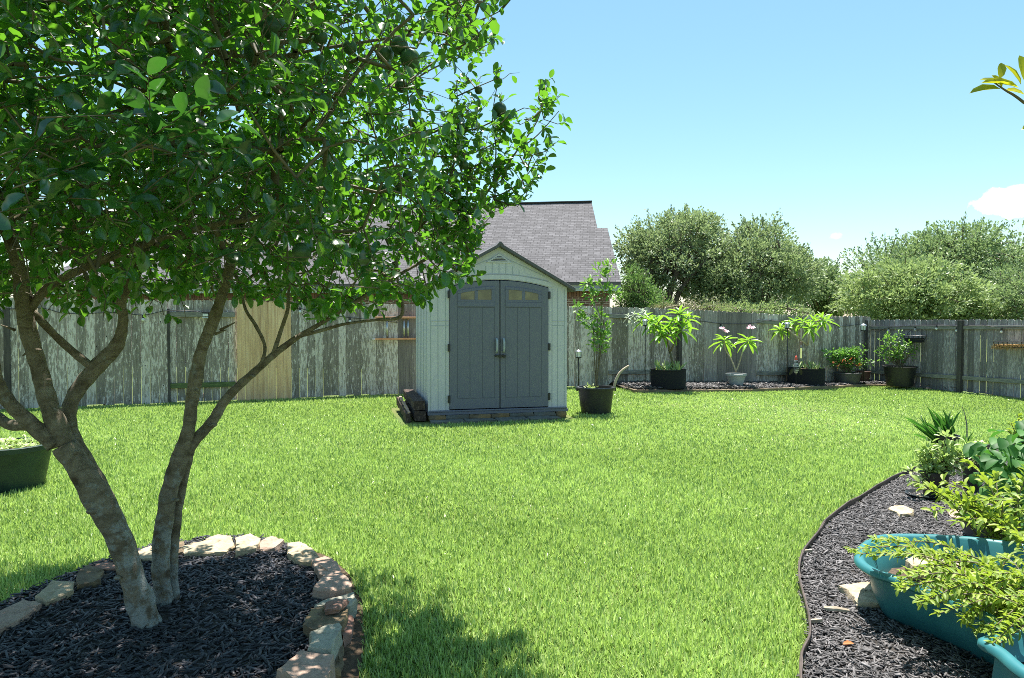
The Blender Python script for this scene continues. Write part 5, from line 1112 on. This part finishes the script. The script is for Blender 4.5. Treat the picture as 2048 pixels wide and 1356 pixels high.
# ---------------------------------------------------------------- fence fittings
def lantern(u, vh, vb, label, base=None, s=1., H=None):
    g = G(u, vb, .05) if base is None else base; Y = g.y; p = PY(u, vh, Y); root = empty('solar_lantern', g, label, 'lantern', 'solar stake lanterns')
    m = MB(); m.tube([g, (g.x, g.y, p.z-.05*s)], .009, 6); m.build('stake', MAT['black_metal'], root, smooth=True)
    m = MB(); m.lathe([(.001, .075*s), (.03*s, .072*s), (.055*s, .05*s), (.062*s, .04*s), (.058*s, .035*s), (.001, .036*s)], p, 16); m.build('cap', MAT['silver'], root, smooth=True, angle=40)
    m = MB(); m.lathe([(.001, -.055*s), (.042*s, -.055*s), (.05*s, .034*s), (.001, .034*s)], p, 16); m.build('glass', MAT['frosted'], root, smooth=True, angle=40)
    m = MB(); m.lathe([(.001, -.075*s), (.02*s, -.075*s), (.052*s, -.062*s), (.054*s, -.052*s), (.001, -.052*s)], p, 16)
    for k in range(6): a = k*1.047; m.box(p+Vector((math.cos(a)*.05*s, math.sin(a)*.05*s, -.01*s)), (.006, .006, .09*s))
    m.build('cage', MAT['black_metal'], root)
lantern(1157, 708, 776, 'solar lantern just right of the shed, on a short stake before the fence', s=1.25)
lantern(1290, 645, 779, 'solar lantern on a tall thin stake rising left of the leafy frangipani')
lantern(1574, 651, 774, 'solar lantern on a tall stake beside the wide flat topped frangipani', s=1.1)
lantern(1727, 655, 771, 'solar lantern on a tall stake at the corner where the two fences meet', s=1.3)
def string_lights(pts, bulbs, label, fn, off):
    p0 = fn(*pts[0], off); root = empty('string_light', p0, label, 'string lights', 'string lights on the fences'); m = MB(); m.tube(curve([fn(u, v, off) for u, v in pts], 6), .006, 5); m.build('wire', MAT['black_metal'], root, smooth=True)
    for (u, v) in bulbs:
        p = fn(u, v, off); m = MB(); m.lathe([(.001, .05), (.016, .048), (.018, 0), (.001, 0)], p, 10); s = m.build('socket', MAT['black_metal'], root, smooth=True, angle=40)
        m = MB(); m.lathe([(.001, -.062), (.018, -.055), (.028, -.035), (.022, -.012), (.014, .001), (.001, .002)], p, 12); m.build('bulb', MAT['frosted'], s, smooth=True)
string_lights([(18, 618), (82, 616), (125, 626), (168, 627), (234, 625), (287, 630), (336, 621), (400, 623)], [(166, 634), (286, 636)], 'black wire with two bulbs sagging along the fence boards behind the citrus trunks', LPX, .085)
string_lights([(582, 612), (640, 626), (690, 634), (750, 640), (795, 645)], [(600, 620), (700, 640)], 'black wire with two bulbs on the fence between the tan boards and the ladder', LPX, .085)
string_lights([(1300, 640), (1345, 646), (1396, 642), (1442, 647), (1500, 647), (1550, 640), (1600, 646), (1640, 640), (1680, 652), (1722, 648)], [(1345, 650), (1442, 652), (1500, 651), (1679, 655)], 'black wire looping over the fence boards above the grey pot', LPX, .085)
string_lights([(1740, 662), (1760, 661), (1777, 655), (1830, 651), (1873, 649), (1913, 652), (1960, 650), (2003, 655), (2080, 652)], [(1777, 659), (1830, 657), (1873, 655), (1913, 659), (2003, 661)], 'wire with five white bulbs hanging from the top rail of the side fence', RPX, .06)
def fence_lamp():
    p = LPX(411, 630, .14); root = empty('solar_fence_light', p, 'small black and white solar light fixed to the top rail behind the middle trunk', 'lamp'); M = Matrix.Rotation(math.atan2(FD.y, FD.x), 3, 'Z')
    m = MB(); m.box(p+Vector((0, 0, .045)), (.13, .09, .02), M); m.box(p+Vector((0, .04, .0)), (.10, .03, .10), M); m.build('housing', MAT['black_metal'], root, bevel=.004)
    m = MB(); m.box(p+Vector((0, 0, .0)), (.09, .06, .05), M); m.box(p+Vector((0, 0, -.05)), (.11, .08, .015), M); m.build('lens', MAT['frosted'], root, bevel=.004)
fence_lamp()
def baskets():
    a = RPX(1806, 675, .10); b = RPX(1853, 675, .10); d = (b-a).normalized(); n = Vector((-FD.x, -FD.y, 0)); Z = Vector((0, 0, 1)); w = (b-a).length; c = (a+b)/2
    root = empty('wall_basket', c, 'empty black wire half round planter hung on the side fence above the potted shrub', 'wall planter'); m = MB()
    for z, k in ((.04, 1.), (-.05, .85), (-.12, .6)):
        m.tube([c+d*(w/2*k*math.cos(t))+n*(.22*k*math.sin(t))+Z*z for t in np.linspace(0, math.pi, 14)], .009, 5); m.tube([c-d*w/2*k+Z*z, c+d*w/2*k+Z*z], .009, 5)
    for t in np.linspace(0, math.pi, 9): m.tube([c+d*(w/2*math.cos(t))+n*(.22*math.sin(t))+Z*.04, c+d*(w/2*.85*math.cos(t))+n*(.22*.85*math.sin(t))-Z*.05, c+d*(w/2*.6*math.cos(t))+n*(.22*.6*math.sin(t))-Z*.12], .007, 5)
    m.tube([c+d*(w*.32*math.cos(t))+Z*(.04+.16*math.sin(t)) for t in np.linspace(0, math.pi, 12)], .006, 5); m.build('wire_frame', MAT['black_metal'], root)
    m = MB(); m.prism([(w/2*.83*math.cos(t), .2*math.sin(t)) for t in np.linspace(0, math.pi, 12)], d, n, c-Z*.11, .10, Z); m.build('liner', MAT['fabric_pot'], root)
    a = RPX(1999, 686, .10); c = a+d*.40+Vector((0, 0, -.02)); w = .8; root = empty('window_basket', c, 'long trough basket with shaggy orange coir liner on the side fence at the right edge', 'wall planter'); m = MB()
    for z, k in ((.05, 1.), (-.07, .92)):
        m.tube([c-d*w/2*k+Z*z, c-d*w/2*k+n*.2*k+Z*z, c+d*w/2*k+n*.2*k+Z*z, c+d*w/2*k+Z*z], .010, 5)
    for t in np.linspace(-.5, .5, 9): m.tube([c+d*w*t+n*.2+Z*.05, c+d*w*t*.92+n*.185-Z*.07], .006, 5)
    m.build('wire_frame', MAT['black_metal'], root); Lv = Leaves()
    for _ in range(700): Lv.add(c+d*random.uniform(-.42, .42)+n*random.uniform(.15, .19)+Z*random.uniform(-.09, .0), d*random.gauss(0, 1)+Z*random.gauss(-.3, .4)+n*.2, n+rvec()*.4, .07, .008)
    m = MB(); m.box(c+n*.09-Z*.04, (w*.9, .14, .08), Matrix((d, n, Z)).transposed()); o = m.build('coir_liner', MAT['coir'], root, bevel=.02); Lv.build('coir_fibre', FLAT, MAT['coir'], o)
baskets()
def bird():
    g = G(1592, 780, .02); Y = g.y; p = PY(1592, 735, Y); root = empty('garden_stake', g, 'red crested black and white bird ornament on a thin stake by the right fabric planter', 'garden ornament')
    m = MB(); m.tube([g, p], .006, 6); m.build('stake', MAT['black_metal'], root); k = Y/F
    m = MB(); prof = [(.001, -14*k), (3*k, -11*k), (5.5*k, -5*k), (6*k, 1*k), (4.2*k, 7*k), (3.3*k, 10*k), (3.8*k, 13*k), (2.2*k, 16*k), (.001, 17*k)]; m.lathe(prof, p, 18); m.build('body', pmat('striped_bird', [(.45, (.012, .012, .014)), (.55, (.45, .45, .45))], (1, 1, 7), 9, .5, 0), root, smooth=True)
    m = MB(); m.lathe([(.001, 10*k), (2.6*k, 11*k), (3.0*k, 15*k), (2.4*k, 19*k), (1.6*k, 23*k), (.001, 24*k)], p, 14); m.build('crest', MAT['red_paint'], root, smooth=True)
    m = MB(); m.tube([p+Vector((2*k, -3*k, 12*k)), p+Vector((9*k, -5*k, 12*k))], [1.4*k, .2*k], 6); m.build('beak', MAT['black_metal'], root)
    Lv = Leaves(); Lv.add(p+Vector((5*k, 0, 0)), (.5, 0, -1), (0, -1, 0), 17*k, 7*k); Lv.add(p+Vector((-5*k, 0, 0)), (-.5, 0, -1), (0, -1, 0), 17*k, 7*k); Lv.build('wing', LEAF, MAT['black_metal'], root)
bird()
def brick():
    p = G(405, 797); m = MB(); M = Matrix.Rotation(.5, 3, 'Z'); m.box(p+Vector((0, .12, .05)), (.24, .11, .08), M); tag(m.build('brick', MAT['brick_red'], None, p, bevel=.006), 'loose red brick lying at the foot of the fence beside the tan boards', 'brick')
brick()
# ---------------------------------------------------------------- teal tubs
def tub(rim, h, label, inset, soilz, name='planter_tub'):
    C = closed([Vector((p[0], p[1], 0)) for p in rim], 8); n = len(C); c = sum(C, Vector())/n
    Ns = []
    for i in range(n): t = (C[(i+1) % n]-C[i-1]).normalized(); nn = Vector((t.y, -t.x, 0)); Ns.append(nn if nn.dot(C[i]-c) > 0 else -nn)
    for _ in range(14): Ns = [(Ns[i-1]+Ns[i]*2+Ns[(i+1) % n]).normalized() for i in range(n)]
    prof = [(-inset-.02, 0), (-inset, .006), (-inset*.55, h*.45), (-.045, h*.86), (-.03, h-.045), (.002, h-.04), (.014, h-.028), (.012, h-.010), (-.002, h), (-.022, h+.001), (-.036, h-.012), (-.05, h-.05), (-.075, h*.72), (-inset*.62-.02, soilz+.0), (-inset*.8-.02, soilz-.08)]
    m = MB(); vs = [C[i]+Ns[i]*o+Vector((0, 0, z)) for o, z in prof for i in range(n)]; k = len(prof)
    m.add(vs, [(j*n+i, j*n+(i+1) % n, (j+1)*n+(i+1) % n, (j+1)*n+i) for j in range(k-1) for i in range(n)]+[tuple(range(n))])
    root = empty(name, c, label, 'planter', 'teal plastic tubs in the right bed'); m.build('shell', MAT['teal'], root, smooth=True, angle=50)
    m = MB(); rings = []
    for s in (1., .8, .6, .4, .2): rings.append([c+(C[i]+Ns[i]*(-inset*.60-.018)-c)*s+Vector((0, 0, soilz+.02*mnoise.noise(C[i]*9*s+Vector((s*9, 0, 0)))+.02*(1-s))) for i in range(n)])
    vs = sum(rings, [])+[c+Vector((0, 0, soilz+.02))]; m.add(vs, [(j*n+i, j*n+(i+1) % n, (j+1)*n+(i+1) % n, (j+1)*n+i) for j in range(4) for i in range(n)]+[(4*n+i, 4*n+(i+1) % n, 5*n) for i in range(n)]); m.build('soil', MAT['pot_soil'], root, smooth=True)
    return root, C, c
r1 = [PZ(u, v, .30) for u, v in ((1714, 1112), (1728, 1084), (1772, 1068), (1900, 1070), (2030, 1084))]+[Vector((3.05, 3.45, 0)), Vector((2.9, 2.95, 0)), Vector((2.45, 2.72, 0))]+[PZ(u, v, .30) for u, v in ((2048, 1262), (1960, 1222), (1870, 1183), (1792, 1154), (1740, 1136))]
T1, C1, cc1 = tub(r1, .30, 'wide teal plastic tub with a pale flat stone and golden trailing shrub inside', .13, .15)
r2 = [PZ(1968, 1272, .29), PZ(2060, 1252, .29)+Vector((.05, -.05, 0)), Vector((2.45, 2.55, 0)), Vector((2.6, 2.2, 0)), Vector((2.3, 1.85, 0)), Vector((1.9, 1.85, 0)), PZ(2060, 1345, .29)+Vector((0, -.05, 0)), PZ(2000, 1300, .29)]
T2, C2, cc2 = tub(r2, .29, 'nearer teal plastic tub cut by the lower right corner of the picture', .06, .20)
rock('flat_stone', [PZ(u, v, .23) for u, v in ((1812, 1118), (1840, 1108), (1866, 1112), (1876, 1124), (1852, 1134), (1822, 1132))], .23, .15, MAT['stone_tan'], 'flat sandy stone lying on the soil inside the wide teal tub', 'stone', 'loose stones in the right bed', seed=71)
def bark_bits(name, pts, z, n, label):
    b = MB()
    for _ in range(n):
        u, v, sx, sy = random.choice(pts); p = PZ(u+random.gauss(0, sx), v+random.gauss(0, sy), z); d = Vector((random.gauss(0, 1), random.gauss(0, 1), random.gauss(0, .4))).normalized(); b.beam(p, p+d*random.uniform(.02, .06), .008, .005)
    o = b.build(name, MAT['stick'], None, PZ(pts[0][0], pts[0][1], z)); tag(o, label, 'wood chips', kind='stuff')
bark_bits('wood_chips', [(1815, 1108, 10, 6), (1890, 1120, 12, 4), (1920, 1130, 10, 5), (2030, 1270, 20, 12)], .19, 150, 'pale wood chips scattered on the soil in the teal tubs')
m = MB(); p = G(1672, 1240); m.tube([p+Vector((-.05, .02, .05)), p+Vector((0, 0, .055)), p+Vector((.06, -.01, .05))], [.012, .014, .009], 7, jit=.4); tag(m.build('wood_chunk', MAT['stick'], None, p), 'pale chunk of wood on the mulch left of the big flat stone', 'wood')
Lf = Leaves(); p = G(1685, 1313)+Vector((0, 0, .055)); Lf.add(p, (1, .25, .1), (0, -.3, 1), .06, .025, .5); tag(Lf.build('dry_leaf', LEAF, leafmat('dry_leaf', (.5, .16, .05), (.6, .22, .08), (.6, .2, .05), .6, .2), None, p), 'orange dry leaf on the mulch near the bottom of the picture', 'leaf')
def sprays(name, label, stems, leafm, l, asp, gap, lift=.05, jit=.02, cat='shrub', group=None, tmpl=None, side=.75):
    """stems: list of (start, end) points or point lists; arching shoots with paired leaves"""
    root = empty(name, stems[0][0], label, cat, group); st = MB(); Lv = Leaves()
    for s in stems:
        pts = curve([Vector(p) for p in s], 8); L_ = sum((pts[i+1]-pts[i]).length for i in range(len(pts)-1)); n = len(pts)
        st.tube(pts, list(np.linspace(.005, .0018, n)), 5); k = int(L_/gap)
        for q in range(k):
            t = (q+.5)/k*(n-1); i = min(int(t), n-2); p = pts[i].lerp(pts[i+1], t-i); d = (pts[i+1]-pts[i]).normalized(); sd = d.cross(Vector((0, 0, 1))); sd = sd.normalized() if sd.length > .1 else Vector((1, 0, 0)); u2 = sd.cross(d)
            for sg in (-1, 1):
                a = random.gauss(0, .95); o = sd*sg*math.cos(a)+u2*(math.sin(a)+.35); f = (q+.5)/k
                Lv.add(p, o*side+d*.6+Vector((0, 0, .12))+rvec()*.25, Vector((0, 0, 1))+rvec()*.6, l*random.uniform(.7, 1.15)*(.75+.35*math.sin(f*3.1)), l*asp, random.random())
    st.build('stem', MAT['twig'], root, smooth=True); Lv.build('foliage', tmpl or LONG, MAT[leafm], root); return root
def golden():
    S = []; base = Vector((2.3, 2.95, .22))
    ends = [(1704, 1098), (1716, 1108), (1738, 1082), (1765, 1085), (1760, 1118), (1795, 1110), (1795, 1150), (1800, 1182), (1826, 1196), (1850, 1206), (1875, 1220), (1892, 1212), (1912, 1235), (1935, 1240), (1955, 1262), (1978, 1288), (1990, 1265), (2010, 1250), (1850, 1170), (1905, 1175), (1925, 1165), (1950, 1180), (1975, 1210), (2030, 1220), (1995, 1160), (1960, 1125), (2035, 1140)]
    for (u, v) in ends:
        for k in range(2 if u > 1770 else 1):
            zz = .33+random.uniform(-.02, .07) if v < 1200 else .24+random.uniform(0, .07); e = PZ(u+random.gauss(0, 7), v+random.gauss(0, 7), zz); b = base+Vector((random.uniform(-.28, .35), random.uniform(-.3, .3), 0))
            b = b.lerp(e, max(0, 1-.62/max(.01, (e-b).length)))
            if (b.z < .2): b.z = .2
            m1 = b.lerp(e, .5)+Vector((0, 0, .08+random.uniform(0, .05))); S.append((b, m1, e))
    sprays('golden_shrub', 'dense golden green shrub trailing over the near rim of the wide teal tub', S, 'yel_leaf', .040, .33, .0145, group='golden leaved shrubs in the right bed')
    S = []
    top = lambda u, v, y: PY(u, v, y)
    b = top(2015, 1085, 4.0)
    for (u, v, y) in ((1832, 962, 4.1), (1845, 975, 4.2), (1862, 1022, 3.9), (1872, 985, 4.1), (1885, 960, 4.2), (1900, 1000, 4.0), (1915, 1045, 3.8), (1925, 965, 4.2), (1935, 925, 4.3), (1950, 1000, 4.0), (1965, 960, 4.1), (1945, 1020, 4.0), (1975, 1000, 3.9), (1990, 950, 4.2), (2005, 1000, 3.8), (2030, 960, 4.0), (2045, 1020, 3.8), (2000, 1060, 3.7), (2040, 1080, 3.6), (1960, 1050, 3.9), (2060, 940, 3.9), (2050, 1110, 3.5), (1890, 985, 4.1), (1910, 1010, 4.0), (1980, 1035, 3.9), (2020, 985, 3.9)):
        e = top(u, v, y); bb = b+Vector((random.uniform(-.06, .12), random.uniform(-.05, .1), random.uniform(-.1, .05))); S.append((bb, bb.lerp(e, .55)+Vector((0, 0, .07)), e))
    S.append((b+Vector((0, 0, -.25)), b+Vector((.02, 0, -.1)), b))
    sprays('golden_shrub', 'open golden green shrub arching left above the back of the wide teal tub', S, 'yel_leaf', .068, .33, .034, group='golden leaved shrubs in the right bed')
golden()
# pots behind
bushpot(1846, 1897, 946, 1000, [(1870+random.gauss(0, 22), 925+random.gauss(0, 17), 14, 26) for _ in range(28)]+[(1925+random.gauss(0, 16), 902+random.gauss(0, 9), 12, 22) for _ in range(9)], 'pale green and cream variegated bush in a black pot on a saucer', 'black_plastic', 'pale_leaf', 0, .055, dz=.03, asp=.42, rim=.008)
g = G(1868, 1003, .03); m = MB(); m.lathe([(.001, 0), (.13, 0), (.16, .035), (.152, .037), (.125, .012), (.001, .012)], (g.x+.01, g.y+.12, .03), 30); tag(m.build('saucer', MAT['black_plastic'], None, (g.x+.01, g.y+.12, .03), smooth=True, angle=40), 'black plastic saucer under the variegated bush pot', 'saucer')
bushpot(1928, 1968, 905, 985, [(1945+random.gauss(0, 12), 900+random.gauss(0, 6), 9, 12) for _ in range(8)], 'tall narrow black pot half hidden between the variegated bush and the broad leaved plant', 'black_plastic', 'pale_leaf', 0, .055, dz=.03, rim=.006)
bushpot(1930, 2000, 1040, 1085, [(1975+random.gauss(0, 16), 1048+random.gauss(0, 8), 12, 6) for _ in range(6)], 'brown grey pot standing right behind the rim of the wide teal tub', 'bowl_grey', 'broad_leaf', 0, .09, dz=.03, asp=.7, rim=.006)
def broad():
    rs = [(2010, 885), (1985, 905), (2000, 930), (2035, 915), (2020, 950), (1975, 935), (2045, 880), (2050, 945), (1990, 965), (2030, 985), (2060, 1000), (2000, 1075), (2020, 1040), (2045, 1060), (1990, 1015), (2025, 1070), (2065, 900), (1965, 900), (2035, 860)]
    b = PZ(2060, 1015, .1)+Vector((.15, .3, 0)); root = empty('broad_leaved_plant', b, 'tall plant with large dark heart shaped leaves behind the tubs at the right edge', 'plant'); Lv = Leaves(); st = MB()
    for (u, v) in rs:
        for k in range(12):
            y = 4.75+random.uniform(-.3, .3); p = PY(u+random.gauss(0, 14), v+random.gauss(0, 12), y); d = Vector((random.gauss(-.3, .7), random.gauss(-.5, .5), random.uniform(-.8, .1))); Lv.add(p, d, Vector((0, -.35, 1))+rvec()*.35, random.uniform(.07, .125), random.uniform(.05, .08))
            if k == 0: st.tube([b, b.lerp(p, .6)+Vector((0, 0, .05)), p], [.010, .007, .003], 5)
    st.build('stem', MAT['shrub_leaf'], root); Lv.build('foliage', leaf_template(1., .16, .3), MAT['broad_leaf'], root)
    S = []; b2 = PY(2045, 905, 5.0)
    for (u, v) in ((2022, 845), (2035, 830), (2045, 838), (2015, 860), (2055, 850), (2030, 870), (2042, 858)): e = PY(u, v, 5.0); S.append((b2+rvec()*.03, b2.lerp(e, .5)+rvec()*.03, e))
    sprays('golden_shrub', 'yellow tipped shrub top showing above the broad leaves at the right edge', S, 'yel_leaf', .06, .4, .025, group='golden leaved shrubs in the right bed')
broad()
def strappy():
    g = G(1885, 925, .03); g = Vector((g.x, g.y+.35, .02)); Y = g.y; root = empty('strap_leaved_plant', g, 'clump of long strap shaped green leaves behind the variegated bush', 'plant'); Lv = Leaves()
    for k in range(34): d = Vector((random.gauss(-.25, .5), random.gauss(0, .35), 1)); q = PY(1885+random.gauss(0, 9), 905, Y); q.z = max(q.z-.12, .1); Lv.add(q, d, Vector((random.gauss(0, 1), -1, .3)), random.uniform(.28, .46), .026)
    for k in range(9): d = Vector((random.gauss(.1, .4), random.gauss(0, .3), 1)); q = PY(1935+random.gauss(0, 5), 900, Y); Lv.add(q, d, rvec(), random.uniform(.12, .26), .012, .1)
    lath_pot(root, Vector((PY(1890, 900, Y).x, Y, .02)), .13, .10, .24, 'black_plastic', rim=.01); Lv.build('foliage', LONG, MAT['broad_leaf'], root)
    p = PY(1934, 905, Y); m = MB(); m.tube(curve([(p.x, p.y, .05), p, PY(1934, 860, Y), PY(1931, 835, Y), PY(1924, 812, Y)], 4), list(np.linspace(.009, .003, 17)), 6, jit=.5); tag(m.build('bare_twig', MAT['bark'], None, (p.x, p.y, .05)), 'single dark leafless twig standing up above the strap leaved clump', 'twig')
strappy()
def corner_branch():
    Y = 1.35; g = Vector((1.45, 1.55, 0)); root = empty('young_tree', g, 'yellow green leafy twig tip reaching in at the upper right picture edge', 'tree'); m = MB(); P = lambda u, v: PY(u, v, Y)
    m.tube(curve([g, (1.42, 1.5, .8), (1.3, 1.42, 1.5), P(2160, 300), P(2048, 205), P(2010, 180), P(1985, 163)], 5), list(np.linspace(.012, .004, 16))+list(np.linspace(.0035, .0009, 15)), 7); m.tube([P(2120, 270), P(2095, 180), P(2060, 120)], [.004, .003, .001], 5); m.build('trunk', MAT['twig'], root, smooth=True); Lv = Leaves()
    def lf(u, v, u2, v2, w, dy=0, r=None): a, b_ = PY(u, v, Y), PY(u2, v2, Y+dy); Lv.add(a, b_-a, Vector((0, -.8, .8))+rvec()*.3, (b_-a).length*1.1, w*1.45, r)
    lf(2002, 178, 1950, 176, .014, -.01); lf(2005, 172, 1968, 154, .012, .01); lf(2000, 158, 2005, 126, .011); lf(2038, 176, 1978, 155, .013, -.01, .9); lf(2042, 170, 2020, 128, .014, 0, .9); lf(2050, 165, 2046, 112, .016, 0, 1); lf(2050, 190, 2018, 176, .015, 0, 1); lf(2004, 175, 1990, 150, .012); lf(2060, 180, 2090, 130, .015); lf(2070, 200, 2110, 170, .015); lf(2100, 240, 2050, 250, .013); lf(2110, 250, 2150, 210, .015); lf(2080, 150, 2070, 90, .015); lf(2075, 140, 2110, 95, .015)
    Lv.build('foliage', LEAF, leafmat('sprig_leaf', (.16, .22, .01), (.55, .52, .02), (.60, .62, .02), .5, .4), root)
corner_branch()
